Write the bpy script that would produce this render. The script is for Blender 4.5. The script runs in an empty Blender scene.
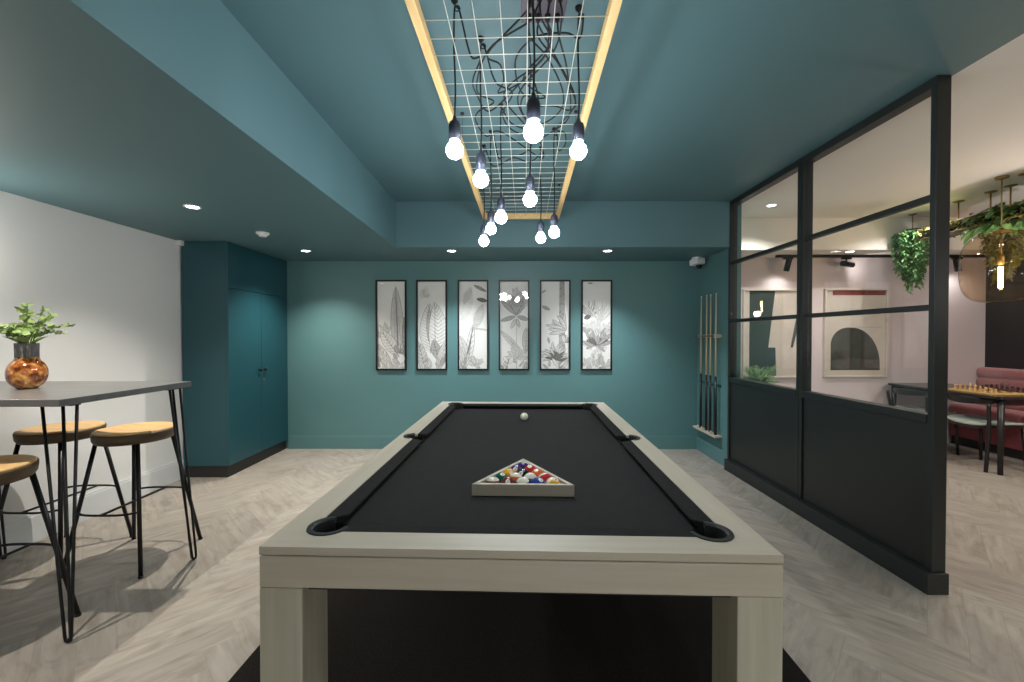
import bpy, bmesh, math, random
import numpy as np
from mathutils import Vector, Matrix

random.seed(11)
SC = bpy.context.scene
COL = SC.collection
PI = math.pi

# ------------------------------------------------------------------ camera, world, exposure
cam_d = bpy.data.cameras.new('camera')
cam_d.sensor_width = 36.0
cam_d.lens = 36.0 * 416.0 / 1024.0
cam_d.clip_start = 0.05
cam = bpy.data.objects.new('camera', cam_d)
COL.objects.link(cam)
cam.location = (0.0, 0.0, 1.30)
cam.rotation_euler = (math.radians(90.0) - math.atan(5.0 / 416.0), 0.0, math.atan(1.0 / 416.0))
SC.camera = cam

w = bpy.data.worlds.new('world')
SC.world = w
w.use_nodes = True
w.node_tree.nodes['Background'].inputs[0].default_value = (0.9, 0.95, 1.0, 1)
w.node_tree.nodes['Background'].inputs[1].default_value = 0.02

SC.view_settings.view_transform = 'Standard'
SC.view_settings.look = 'None'
SC.view_settings.gamma = 1.0
SC.view_settings.use_curve_mapping = False
SC.view_settings.exposure = 0.0

# light levels
E_BULB = 138.0          # emission of the pendant bulbs
W_LEFT = 118.0          # left soffit downlights
W_BULK = 138.0          # far bulkhead downlights
W_CAFE = 34.0          # second room downlights
W_BACK = 120.0          # unseen fill spots added under the ceiling behind the camera
W_TRACK = 4.5
WARM = (1.0, 0.94, 0.86)
COOL = (0.90, 0.96, 1.0)
NEUT = (1.0, 0.97, 0.93)


# ------------------------------------------------------------------ materials
def lin(r, g, b):
    def f(c):
        c /= 255.0
        return c / 12.92 if c <= 0.04045 else ((c + 0.055) / 1.055) ** 2.4
    return (f(r), f(g), f(b), 1.0)


MATS = {}


def mat(name, rgb, rough=0.5, metal=0.0, noise=0.0, scale=(8, 8, 8), bump=0.0, spec=0.5,
        coat=0.0, rgb2=None, bscale=None, sheen=0.0, detail=4.0):
    """Principled material; colour varied between rgb and rgb2 by an object-space noise."""
    if name in MATS:
        return MATS[name]
    m = bpy.data.materials.new(name)
    m.use_nodes = True
    nt = m.node_tree
    b = nt.nodes['Principled BSDF']
    c = lin(*rgb)
    b.inputs['Base Color'].default_value = c
    b.inputs['Roughness'].default_value = rough
    b.inputs['Metallic'].default_value = metal
    b.inputs['Specular IOR Level'].default_value = spec
    b.inputs['Coat Weight'].default_value = coat
    b.inputs['Coat Roughness'].default_value = 0.05
    b.inputs['Sheen Weight'].default_value = sheen
    tc = nt.nodes.new('ShaderNodeTexCoord')
    mp = nt.nodes.new('ShaderNodeMapping')
    mp.inputs['Scale'].default_value = scale
    nt.links.new(tc.outputs['Object'], mp.inputs['Vector'])
    no = nt.nodes.new('ShaderNodeTexNoise')
    no.inputs['Scale'].default_value = 1.0
    no.inputs['Detail'].default_value = detail
    nt.links.new(mp.outputs['Vector'], no.inputs['Vector'])
    if rgb2 is not None:
        rp = nt.nodes.new('ShaderNodeValToRGB')
        rp.color_ramp.elements[0].position = 0.35
        rp.color_ramp.elements[1].position = 0.68
        rp.color_ramp.elements[0].color = c
        rp.color_ramp.elements[1].color = lin(*rgb2)
        nt.links.new(no.outputs['Fac'], rp.inputs['Fac'])
        nt.links.new(rp.outputs['Color'], b.inputs['Base Color'])
    if bump:
        bp = nt.nodes.new('ShaderNodeBump')
        bp.inputs['Strength'].default_value = bump
        bp.inputs['Distance'].default_value = 0.002
        src = no
        if bscale:
            src = nt.nodes.new('ShaderNodeTexNoise')
            src.inputs['Scale'].default_value = bscale
            src.inputs['Detail'].default_value = 3
            nt.links.new(tc.outputs['Object'], src.inputs['Vector'])
        nt.links.new(src.outputs['Fac'], bp.inputs['Height'])
        nt.links.new(bp.outputs['Normal'], b.inputs['Normal'])
    MATS[name] = m
    return m


def emit(name, rgb, strength):
    m = bpy.data.materials.new(name)
    m.use_nodes = True
    nt = m.node_tree
    nt.nodes.remove(nt.nodes['Principled BSDF'])
    e = nt.nodes.new('ShaderNodeEmission')
    e.inputs[0].default_value = (*rgb, 1)
    e.inputs[1].default_value = strength
    nt.links.new(e.outputs[0], nt.nodes['Material Output'].inputs[0])
    MATS[name] = m
    return m


def clear_glass(name, tint=(1, 1, 1), ior=1.45, rough=0.0, boost=1.0):
    """Thin glazing: straight-through transmission plus a Fresnel reflection."""
    m = bpy.data.materials.new(name)
    m.use_nodes = True
    nt = m.node_tree
    nt.nodes.remove(nt.nodes['Principled BSDF'])
    tr = nt.nodes.new('ShaderNodeBsdfTransparent')
    tr.inputs[0].default_value = (*tint, 1)
    gl = nt.nodes.new('ShaderNodeBsdfGlossy')
    gl.inputs['Roughness'].default_value = rough
    # Schlick reflectance from the facing angle, the same on both sides of the pane
    f0 = ((ior - 1) / (ior + 1)) ** 2
    fr = nt.nodes.new('ShaderNodeLayerWeight')
    fr.inputs['Blend'].default_value = 0.5
    pw = nt.nodes.new('ShaderNodeMath')
    pw.operation = 'POWER'
    pw.inputs[1].default_value = 5.0
    mu = nt.nodes.new('ShaderNodeMath')
    mu.operation = 'MULTIPLY_ADD'
    mu.inputs[1].default_value = (1 - f0) * boost
    mu.inputs[2].default_value = f0 * boost
    mu.use_clamp = True
    mx = nt.nodes.new('ShaderNodeMixShader')
    nt.links.new(fr.outputs['Facing'], pw.inputs[0])
    nt.links.new(pw.outputs[0], mu.inputs[0])
    nt.links.new(mu.outputs[0], mx.inputs[0])
    nt.links.new(tr.outputs[0], mx.inputs[1])
    nt.links.new(gl.outputs[0], mx.inputs[2])
    nt.links.new(mx.outputs[0], nt.nodes['Material Output'].inputs[0])
    MATS[name] = m
    return m


M_TEAL = mat('teal_paint', (88, 127, 128), 0.42, bump=0.10, bscale=260, rgb2=(91, 130, 131), scale=(1.5, 1.5, 1.5))
M_TEALC = mat('teal_ceiling_paint', (87, 120, 126), 0.55, bump=0.08, bscale=260, rgb2=(89, 122, 128), scale=(1.5, 1.5, 1.5))
M_CAB = mat('teal_lacquer', (27, 73, 82), 0.38, bump=0.05, bscale=300)
M_PLINTH = mat('dark_plinth', (38, 36, 34), 0.5, bump=0.05, bscale=200)
M_WHITE = mat('pale_grey_wall_paint', (224, 223, 221), 0.6, bump=0.10, bscale=240)
M_SKIRT = mat('white_gloss_paint', (214, 216, 216), 0.35, bump=0.04, bscale=200)
M_CREAM = mat('cream_ceiling_paint', (230, 225, 217), 0.7, bump=0.08, bscale=240)
M_PINK = mat('dusty_pink_paint', (210, 196, 197), 0.6, bump=0.10, bscale=240)
M_BLACKW = mat('charcoal_wall_paint', (26, 25, 26), 0.6, bump=0.10, bscale=240)
M_FRAME = mat('black_green_steel', (35, 39, 38), 0.42, bump=0.06, bscale=320)
M_PANEL = mat('black_panel_lacquer', (36, 36, 35), 0.38, bump=0.05, bscale=220)
M_BLACK = mat('black_metal', (22, 21, 21), 0.38, metal=0.3, bump=0.04, bscale=400)
M_OAK = mat('washed_oak', (196, 184, 164), 0.42, rgb2=(203, 192, 173), scale=(60, 3.0, 60), bump=0.12, detail=7)
M_OAKX = mat('washed_oak_cross', (196, 184, 164), 0.42, rgb2=(203, 192, 173), scale=(3.0, 60, 60), bump=0.12, detail=7)
M_OAKZ = mat('washed_oak_upright', (184, 176, 155), 0.45, rgb2=(198, 190, 169), scale=(45, 45, 2.0), bump=0.12, detail=7)
M_CLOTH = mat('black_baize', (38, 37, 37), 0.95, spec=0.12, bump=0.25, bscale=900, rgb2=(42, 41, 41), scale=(40, 40, 40), sheen=0.05)
M_CUSH = mat('cushion_baize', (43, 42, 41), 0.95, spec=0.1, bump=0.25, bscale=900, rgb2=(47, 46, 45), scale=(40, 40, 40))
M_POCK = mat('pocket_black', (8, 8, 9), 0.6, bump=0.05, bscale=100)
M_LEATH = mat('pocket_leather', (46, 46, 46), 0.5, bump=0.2, bscale=500)
M_RUG = mat('charcoal_rug_pile', (29, 26, 25), 1.0, spec=0.1, bump=0.8, bscale=450, rgb2=(37, 33, 31), scale=(90, 90, 90))
M_PINE = mat('pine_batten', (212, 174, 112), 0.45, rgb2=(226, 192, 134), scale=(40, 2.0, 40), bump=0.08, detail=6)
M_WIRE = mat('white_wire', (222, 220, 208), 0.4, bump=0.03, bscale=200)
M_CABLE = mat('black_twisted_cable', (16, 17, 20), 0.7, bump=0.4, bscale=420)
M_HOLD = mat('graphite_lampholder', (58, 62, 74), 0.4, metal=0.5, bump=0.04, bscale=300)
M_BOX = mat('grey_ceiling_box', (84, 76, 88), 0.5, bump=0.04, bscale=300)
M_TRIMW = mat('white_plastic', (225, 226, 226), 0.35, bump=0.03, bscale=300)
M_CONC = mat('grey_laminate_top', (96, 95, 93), 0.30, rgb2=(107, 106, 104), scale=(5, 18, 18), bump=0.06, detail=6)
M_CORK = mat('tan_ply_seat', (206, 164, 106), 0.5, rgb2=(222, 184, 128), scale=(4, 45, 45), bump=0.10, detail=6)
M_WALN = mat('brown_seat_edge', (74, 58, 38), 0.45, rgb2=(90, 72, 48), scale=(8, 8, 90), bump=0.10)
M_GREEN1 = mat('leaf_mid_green', (104, 132, 70), 0.5, rgb2=(150, 170, 96), scale=(30, 30, 30), bump=0.1)
M_GREEN2 = mat('leaf_deep_green', (62, 108, 60), 0.4, rgb2=(122, 164, 102), scale=(25, 25, 25), bump=0.1)
M_GREEN3 = mat('leaf_olive', (110, 118, 52), 0.5, rgb2=(150, 150, 84), scale=(25, 25, 25), bump=0.1)
M_GREEN4 = mat('leaf_bright_frond', (110, 156, 92), 0.45, rgb2=(162, 196, 140), scale=(25, 25, 25), bump=0.1)
M_STEM = mat('plant_stem', (92, 100, 56), 0.6, bump=0.1, bscale=200)
M_BRASS = mat('brushed_brass', (150, 124, 76), 0.5, metal=0.7, bump=0.05, bscale=300)
M_ROSE = mat('pink_channel_fabric', (178, 106, 108), 0.8, rgb2=(188, 116, 118), scale=(30, 30, 30), bump=0.25, bscale=700, sheen=0.3)
M_ROSED = mat('pink_seat_base', (150, 74, 82), 0.8, rgb2=(160, 82, 88), scale=(30, 30, 30), bump=0.25, bscale=700)
M_EBON = mat('black_stained_wood', (26, 24, 23), 0.35, rgb2=(36, 33, 31), scale=(40, 40, 4), bump=0.08, detail=6)
M_EBTOP = mat('black_table_top', (30, 29, 29), 0.22, rgb2=(40, 38, 37), scale=(40, 4, 40), bump=0.06, detail=6)
M_SEATF = mat('pale_green_seat_pad', (172, 182, 172), 0.7, rgb2=(184, 194, 184), scale=(40, 40, 40), bump=0.2, bscale=600)
M_MAPLE = mat('maple_board', (216, 176, 104), 0.4, rgb2=(230, 192, 122), scale=(8, 60, 60), bump=0.05)
M_BWN = mat('dark_board_square', (112, 66, 34), 0.4, rgb2=(130, 80, 44), scale=(8, 60, 60), bump=0.05)
M_PDARK = mat('dark_chessman', (62, 30, 24), 0.35, bump=0.05, bscale=200)
M_PLIGHT = mat('light_chessman', (196, 160, 108), 0.35, bump=0.05, bscale=200)
M_CUELT = mat('cue_ash', (206, 184, 144), 0.35, rgb2=(220, 200, 164), scale=(60, 60, 4), bump=0.04)
M_CUEDK = mat('cue_ebony_butt', (26, 24, 24), 0.3, rgb2=(38, 34, 32), scale=(60, 60, 4), bump=0.04)
M_PAPER = mat('art_paper', (242, 240, 235), 0.7, rgb2=(237, 234, 229), scale=(4, 4, 4), bump=0.05, bscale=300)
M_INK1 = mat('ink_wash_pale', (234, 231, 226), 0.7, rgb2=(222, 219, 213), scale=(30, 30, 30), bump=0.03)
M_INK2 = mat('ink_wash_light', (218, 214, 209), 0.7, rgb2=(200, 196, 191), scale=(40, 40, 40), bump=0.03)
M_INK3 = mat('ink_wash_mid', (180, 176, 171), 0.7, rgb2=(158, 154, 149), scale=(40, 40, 40), bump=0.03)
M_INK4 = mat('ink_line_dark', (112, 108, 104), 0.7, rgb2=(94, 90, 87), scale=(40, 40, 40), bump=0.03)
M_ARTGRN = mat('art_bottle_green', (44, 62, 58), 0.7, rgb2=(50, 68, 62), scale=(20, 20, 20), bump=0.05)
M_ARTOLV = mat('art_olive_black', (52, 52, 44), 0.7, rgb2=(64, 64, 54), scale=(14, 14, 14), bump=0.05)
M_ARTRED = mat('art_brick_red', (132, 56, 48), 0.7, rgb2=(142, 64, 54), scale=(20, 20, 20), bump=0.05)
M_ARTBG = mat('art_warm_paper', (214, 204, 192), 0.7, rgb2=(208, 198, 186), scale=(8, 8, 8), bump=0.05)
M_ARTFR = mat('pale_oak_frame', (198, 190, 178), 0.5, rgb2=(206, 198, 186), scale=(30, 30, 30), bump=0.06)
M_SMOKED = mat('grey_ribbed_glass', (96, 92, 90), 0.15, spec=0.6, rgb2=(112, 108, 104), scale=(10, 10, 2), bump=0.05)

M_GLASS = clear_glass('partition_glass', (0.985, 0.99, 0.988), 1.5, 0.0, 1.0)
M_PGLASS = clear_glass('picture_glass', (0.995, 0.995, 0.995), 1.45, 0.02, 1.0)
M_AMBGL = clear_glass('amber_pendant_glass', (0.93, 0.83, 0.70), 1.45, 0.02, 1.0)
M_BULB = emit('bulb_glow', COOL, E_BULB)
M_LENS = emit('downlight_lens_glow', (1.0, 0.96, 0.88), 22.0)
M_FILA = emit('filament_glow', (1.0, 0.66, 0.26), 110.0)


def amber_mottle():
    m = bpy.data.materials.new('amber_mottled_glass')
    m.use_nodes = True
    nt = m.node_tree
    b = nt.nodes['Principled BSDF']
    tc = nt.nodes.new('ShaderNodeTexCoord')
    vo = nt.nodes.new('ShaderNodeTexNoise')
    vo.inputs['Scale'].default_value = 34
    vo.inputs['Detail'].default_value = 3
    rp = nt.nodes.new('ShaderNodeValToRGB')
    e = rp.color_ramp.elements
    e[0].position, e[0].color = 0.36, lin(92, 44, 20)
    e[1].position, e[1].color = 0.70, lin(222, 176, 96)
    k = e.new(0.52)
    k.color = lin(168, 96, 44)
    nt.links.new(tc.outputs['Object'], vo.inputs['Vector'])
    nt.links.new(vo.outputs['Fac'], rp.inputs['Fac'])
    nt.links.new(rp.outputs['Color'], b.inputs['Base Color'])
    b.inputs['Roughness'].default_value = 0.12
    b.inputs['Coat Weight'].default_value = 0.8
    b.inputs['Metallic'].default_value = 0.25
    MATS['amber_mottled_glass'] = m
    return m


M_AMBER = amber_mottle()


def floor_mat():
    m = bpy.data.materials.new('pale_herringbone_oak')
    m.use_nodes = True
    nt = m.node_tree
    N, L = nt.nodes, nt.links
    b = N['Principled BSDF']
    uv = N.new('ShaderNodeUVMap')
    uv.uv_map = 'grain'
    mp = N.new('ShaderNodeMapping')
    mp.inputs['Scale'].default_value = (3.0, 26.0, 1.0)
    n1 = N.new('ShaderNodeTexNoise')
    n1.inputs['Scale'].default_value = 1.0
    n1.inputs['Detail'].default_value = 7
    n1.inputs['Roughness'].default_value = 0.6
    n1.inputs['Distortion'].default_value = 0.6
    L.new(uv.outputs[0], mp.inputs[0])
    L.new(mp.outputs[0], n1.inputs['Vector'])
    mp2 = N.new('ShaderNodeMapping')
    mp2.inputs['Scale'].default_value = (5.0, 11.0, 1.0)
    n2 = N.new('ShaderNodeTexNoise')
    n2.inputs['Scale'].default_value = 1.0
    n2.inputs['Detail'].default_value = 5
    n2.inputs['Distortion'].default_value = 1.2
    L.new(uv.outputs[0], mp2.inputs[0])
    L.new(mp2.outputs[0], n2.inputs['Vector'])
    rp = N.new('ShaderNodeValToRGB')
    e = rp.color_ramp.elements
    e[0].position, e[0].color = 0.30, lin(146, 137, 126)
    e[1].position, e[1].color = 0.66, lin(168, 159, 147)
    L.new(n1.outputs['Fac'], rp.inputs['Fac'])
    rp2 = N.new('ShaderNodeValToRGB')
    e = rp2.color_ramp.elements
    e[0].position, e[0].color = 0.30, (0.78, 0.76, 0.74, 1)
    e[1].position, e[1].color = 0.50, (1, 1, 1, 1)
    L.new(n2.outputs['Fac'], rp2.inputs['Fac'])
    at = N.new('ShaderNodeVertexColor')
    at.layer_name = 'tint'
    mx = N.new('ShaderNodeMix')
    mx.data_type = 'RGBA'
    mx.blend_type = 'MULTIPLY'
    mx.inputs[0].default_value = 1.0
    L.new(rp.outputs['Color'], mx.inputs[6])
    L.new(rp2.outputs['Color'], mx.inputs[7])
    mx2 = N.new('ShaderNodeMix')
    mx2.data_type = 'RGBA'
    mx2.blend_type = 'MULTIPLY'
    mx2.inputs[0].default_value = 1.0
    L.new(mx.outputs[2], mx2.inputs[6])
    L.new(at.outputs['Color'], mx2.inputs[7])
    L.new(mx2.outputs[2], b.inputs['Base Color'])
    b.inputs['Roughness'].default_value = 0.46
    b.inputs['Specular IOR Level'].default_value = 0.35
    bp = N.new('ShaderNodeBump')
    bp.inputs['Strength'].default_value = 0.12
    bp.inputs['Distance'].default_value = 0.002
    L.new(n1.outputs['Fac'], bp.inputs['Height'])
    L.new(bp.outputs['Normal'], b.inputs['Normal'])
    return m


# ------------------------------------------------------------------ mesh helpers
def V(*a):
    return Vector(a)


def box(bm, x0, x1, y0, y1, z0, z1, mi=0):
    vs = [bm.verts.new(p) for p in ((x0, y0, z0), (x1, y0, z0), (x1, y1, z0), (x0, y1, z0),
                                    (x0, y0, z1), (x1, y0, z1), (x1, y1, z1), (x0, y1, z1))]
    for q in ((3, 2, 1, 0), (4, 5, 6, 7), (0, 1, 5, 4), (1, 2, 6, 5), (2, 3, 7, 6), (3, 0, 4, 7)):
        f = bm.faces.new([vs[i] for i in q])
        f.material_index = mi
    return vs


def xbox(bm, M, sx, sy, sz, mi=0):
    vs = box(bm, -sx / 2, sx / 2, -sy / 2, sy / 2, -sz / 2, sz / 2, mi)
    for v in vs:
        v.co = M @ v.co
    return vs


def frame_of(d):
    d = d.normalized()
    a = Vector((0, 0, 1)) if abs(d.z) < 0.9 else Vector((1, 0, 0))
    u = a.cross(d).normalized()
    return u, d.cross(u).normalized()


def tube(bm, pts, rad, seg=10, cap=True, mi=0, closed=False):
    pts = [Vector(p) for p in pts]
    n = len(pts)
    rads = rad if isinstance(rad, (list, tuple)) else [rad] * n
    rings = []
    u = None
    for i, p in enumerate(pts):
        if closed:
            d = (pts[(i + 1) % n] - pts[i - 1]).normalized()
        elif i == 0:
            d = (pts[1] - p).normalized()
        elif i == n - 1:
            d = (p - pts[i - 1]).normalized()
        else:
            d = ((pts[i + 1] - p).normalized() + (p - pts[i - 1]).normalized()).normalized()
        if u is None:
            u, v = frame_of(d)
        else:
            u = (u - d * u.dot(d))
            u = u.normalized() if u.length > 1e-6 else frame_of(d)[0]
            v = d.cross(u).normalized()
        rings.append([bm.verts.new(p + (u * math.cos(2 * PI * k / seg) + v * math.sin(2 * PI * k / seg)) * rads[i]) for k in range(seg)])
    rng = range(n) if closed else range(n - 1)
    for i in rng:
        a, b = rings[i], rings[(i + 1) % n]
        for k in range(seg):
            f = bm.faces.new((a[k], a[(k + 1) % seg], b[(k + 1) % seg], b[k]))
            f.smooth = True
            f.material_index = mi
    if cap and not closed:
        f = bm.faces.new(rings[0][::-1]); f.material_index = mi
        f = bm.faces.new(rings[-1]); f.material_index = mi


def lathe(bm, prof, c=(0, 0, 0), seg=32, mi=0, smooth=True, M=None):
    """prof: list of (radius, z); radius 0 closes the shape."""
    c = Vector(c)
    rings = []
    for r, z in prof:
        if r < 1e-7:
            rings.append([bm.verts.new(c + V(0, 0, z))])
        else:
            rings.append([bm.verts.new(c + V(r * math.cos(2 * PI * k / seg), r * math.sin(2 * PI * k / seg), z)) for k in range(seg)])
    if M is not None:
        for rg in rings:
            for v in rg:
                v.co = M @ v.co
    for a, b in zip(rings, rings[1:]):
        for k in range(seg):
            k2 = (k + 1) % seg
            if len(a) == 1 and len(b) == 1:
                continue
            if len(a) == 1:
                f = bm.faces.new((a[0], b[k2], b[k]))
            elif len(b) == 1:
                f = bm.faces.new((a[k], a[k2], b[0]))
            else:
                f = bm.faces.new((a[k], a[k2], b[k2], b[k]))
            f.smooth = smooth
            f.material_index = mi


def prism(bm, poly, z0, z1, M=None, mi=0):
    a = [bm.verts.new((x, y, z0)) for x, y in poly]
    b = [bm.verts.new((x, y, z1)) for x, y in poly]
    n = len(poly)
    fs = [bm.faces.new(a[::-1]), bm.faces.new(b)]
    for i in range(n):
        fs.append(bm.faces.new((a[i], a[(i + 1) % n], b[(i + 1) % n], b[i])))
    for f in fs:
        f.material_index = mi
    if M is not None:
        for v in a + b:
            v.co = M @ v.co


def smoothpath(pts, n=6):
    """Catmull-Rom through the points."""
    P = [Vector(p) for p in pts]
    P = [P[0] * 2 - P[1]] + P + [P[-1] * 2 - P[-2]]
    out = []
    for i in range(1, len(P) - 2):
        p0, p1, p2, p3 = P[i - 1], P[i], P[i + 1], P[i + 2]
        for k in range(n):
            t = k / n
            out.append(0.5 * ((2 * p1) + (p2 - p0) * t + (2 * p0 - 5 * p1 + 4 * p2 - p3) * t * t + (3 * p1 - p0 - 3 * p2 + p3) * t ** 3))
    out.append(P[-2])
    return out


def leaf(bm, p, d, nrm, ln, wd, droop=0.0, mi=0, fold=0.15):
    d = Vector(d).normalized()
    nrm = Vector(nrm)
    s = d.cross(nrm)
    s = s.normalized() if s.length > 1e-5 else frame_of(d)[0]
    nn = s.cross(d).normalized()
    p = Vector(p)
    st = [(0, 0.04), (0.25, 0.8), (0.5, 1.0), (0.78, 0.7), (1.0, 0.03)]
    L, C, R = [], [], []
    for t, k in st:
        q = p + d * ln * t - V(0, 0, 1) * droop * ln * t * t
        h = wd / 2 * k
        C.append(bm.verts.new(q))
        L.append(bm.verts.new(q - s * h + nn * h * fold * 2))
        R.append(bm.verts.new(q + s * h + nn * h * fold * 2))
    for i in range(4):
        for A, B in ((L, C), (C, R)):
            f = bm.faces.new((A[i], B[i], B[i + 1], A[i + 1]))
            f.smooth = True
            f.material_index = mi


def obj(name, bm, mats, parent=None, bevel=0.0, seg=2, loc=None, recalc=True, angle=35):
    if recalc:
        bmesh.ops.recalc_face_normals(bm, faces=bm.faces[:])
    me = bpy.data.meshes.new(name)
    bm.to_mesh(me)
    bm.free()
    for m in (mats if isinstance(mats, (list, tuple)) else [mats]):
        me.materials.append(m)
    o = bpy.data.objects.new(name, me)
    COL.objects.link(o)
    if loc is not None:
        o.location = loc
    if parent is not None:
        o.parent = parent
    if bevel:
        md = o.modifiers.new('bevel', 'BEVEL')
        md.width = bevel
        md.segments = seg
        md.limit_method = 'ANGLE'
        md.angle_limit = math.radians(angle)
        md.harden_normals = False
    return o


def tag(o, label=None, cat=None, group=None, kind=None):
    if label:
        o['label'] = label
    if cat:
        o['category'] = cat
    if group:
        o['group'] = group
    if kind:
        o['kind'] = kind
    return o


def thing(name, label, cat, loc=(0, 0, 0), rz=0.0, group=None):
    o = bpy.data.objects.new(name, None)
    o.empty_display_size = 0.1
    COL.objects.link(o)
    o.location = loc
    o.rotation_euler = (0, 0, rz)
    return tag(o, label, cat, group)


def struct(name, bm, m, bevel=0.0):
    return tag(obj(name, bm, m, bevel=bevel), kind='structure')


def dup(root, loc=None, rz=None, label=None):
    r = root.copy()
    COL.objects.link(r)
    if loc is not None:
        r.location = loc
    if rz is not None:
        r.rotation_euler = (0, 0, rz)
    if label:
        r['label'] = label

    def rec(src, dst):
        for ch in list(src.children):
            c = ch.copy()
            COL.objects.link(c)
            c.parent = dst
            rec(ch, c)
    rec(root, r)
    return r


def BM():
    return bmesh.new()


def part_box(name, parent, m, x0, x1, y0, y1, z0, z1, bevel=0.003):
    b = BM()
    box(b, x0, x1, y0, y1, z0, z1)
    return obj(name, b, m, parent, bevel=bevel)


def sbox(name, m, *a, bevel=0.0):
    b = BM()
    box(b, *a)
    return struct(name, b, m, bevel)


def bool_cut(o, cutters):
    """Bake boolean differences into o's mesh; the cutters are removed again."""
    for c in cutters:
        md = o.modifiers.new('cut', 'BOOLEAN')
        md.operation = 'DIFFERENCE'
        md.solver = 'EXACT'
        md.object = c
    dg = bpy.context.evaluated_depsgraph_get()
    me = bpy.data.meshes.new_from_object(o.evaluated_get(dg))
    o.modifiers.clear()
    old = o.data
    me.name = old.name
    o.data = me
    bpy.data.meshes.remove(old)
    for c in cutters:
        m = c.data
        bpy.data.objects.remove(c)
        bpy.data.meshes.remove(m)


def spot(name, loc, watts, color=WARM, size=130, blend=0.6, target=None, parent=None, radius=0.03):
    ld = bpy.data.lights.new(name, 'SPOT')
    ld.energy = watts
    ld.color = color
    ld.spot_size = math.radians(size)
    ld.spot_blend = blend
    ld.shadow_soft_size = radius
    o = bpy.data.objects.new(name, ld)
    COL.objects.link(o)
    o.location = loc
    if target is not None:
        o.rotation_euler = (Vector(target) - Vector(loc)).to_track_quat('-Z', 'Y').to_euler()
    if parent is not None:
        o.parent = parent
    return o


# ------------------------------------------------------------------ room constants
XL, XS, XP = -3.03, -1.135, 2.12      # left wall, soffit face, partition face
XR = 5.75                             # far right wall of the second room
YF, YB, YF2 = 4.787, -2.6, 5.08       # far wall, back wall, second room's far wall
ZC, ZS = 2.60, 2.16                   # ceiling, soffit underside
YBK = 4.035                           # face of the far bulkhead
YPE, YPN = 4.06, 2.09                 # partition: far end, near end


# ------------------------------------------------------------------ floor (herringbone)
def build_floor():
    bm = BM()
    uvl = bm.loops.layers.uv.new('grain')
    cl = bm.loops.layers.float_color.new('tint')
    Lp, Wp, g = 0.62, 0.124, 0.0006
    n = round(Lp / Wp)
    ca, sa = math.cos(PI / 4), math.sin(PI / 4)
    rnd = random.Random(5)
    ox, oy = 1.0, 0.12

    def plank(x0, y0, x1, y1, along_x):
        pts = [(x0 + g, y0 + g), (x1 - g, y0 + g), (x1 - g, y1 - g), (x0 + g, y1 - g)]
        w_ = [(ox + ca * (px) - sa * (py), oy + sa * (px) + ca * (py)) for px, py in pts]
        cx = sum(p[0] for p in w_) / 4
        cy = sum(p[1] for p in w_) / 4
        if not (XL - 0.6 < cx < XR + 0.6 and YB - 0.6 < cy < YF2 + 0.6):
            return
        f = bm.faces.new([bm.verts.new((a, b_, 0)) for a, b_ in w_])
        ou, ov = rnd.uniform(0, 60), rnd.uniform(0, 60)
        t = rnd.uniform(0.94, 1.04)
        wm = rnd.uniform(-0.015, 0.015)
        for lp, (px, py) in zip(f.loops, pts):
            if along_x:
                lp[uvl].uv = (px - x0 + ou, py - y0 + ov)
            else:
                lp[uvl].uv = (py - y0 + ou, px - x0 + ov)
            lp[cl] = (t + wm, t, t - wm, 1)
    for i in range(-14, 15):
        for j in range(-110, 110):
            # classic herringbone: each step shifts by one plank width on both axes
            bx = j * Wp + i * Lp
            by = j * Wp - i * Lp
            plank(bx, by, bx + Lp, by + Wp, True)
            plank(bx, by + Wp, bx + Wp, by + Wp + Lp, False)
    for co, no in (((XL, 0, 0), (-1, 0, 0)), ((XR, 0, 0), (1, 0, 0)), ((0, YB, 0), (0, -1, 0)), ((0, YF2, 0), (0, 1, 0))):
        bmesh.ops.bisect_plane(bm, geom=bm.verts[:] + bm.edges[:] + bm.faces[:], plane_co=co, plane_no=no, clear_outer=True)
    for f in bm.faces:
        if f.normal.z < 0:
            f.normal_flip()
    # sub-floor below the boards
    vs = box(bm, XL, XR, YB, YF2, -0.05, -0.0012, 1)
    for v in vs:
        for f in v.link_faces:
            for lp in f.loops:
                lp[cl] = (0.7, 0.7, 0.7, 1)
    me = bpy.data.meshes.new('floor')
    bm.to_mesh(me)
    bm.free()
    me.materials.append(floor_mat())
    me.materials.append(mat('board_seam', (140, 131, 120), 0.8, bump=0.05))
    o = bpy.data.objects.new('floor', me)
    COL.objects.link(o)
    tag(o, kind='structure')


build_floor()

# ------------------------------------------------------------------ walls, ceilings
T = 0.12
sbox('wall_left', M_WHITE, XL - T, XL, YB, YF2, 0, ZC + 0.1)
sbox('wall_far', M_TEAL, XL, XP, YF, YF2 + T, 0, ZC + 0.1)
sbox('wall_right', M_TEAL, XP, XP + 0.10, YPE, YF2, 0, ZC)
sbox('wall_cafe_far', M_PINK, XP, XR, YF2, YF2 + T, 0, ZC + 0.1)
sbox('wall_cafe_right', M_BLACKW, XR, XR + T, YB, YF2, 0, ZC + 0.1)
sbox('wall_back', M_WHITE, XL - T, XR + T, YB - T, YB, 0, ZC + 0.1)
sbox('ceiling', M_TEALC, XS, XP + 0.075, YB, YF, ZC, ZC + 0.1)
sbox('ceiling_cafe', M_CREAM, XP + 0.075, XR, YB, YF2, ZC, ZC + 0.1)
sbox('ceiling_soffit_left', M_TEALC, XL, XS, YB, YF, ZS, ZC + 0.1)
sbox('ceiling_bulkhead_far', M_TEALC, XS, XP, YBK, YF, ZS, ZC)
sbox('ceiling_cafe_bulkhead', M_CREAM, XP + 0.10, XR, 4.60, YF2, 2.25, ZC)

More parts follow.
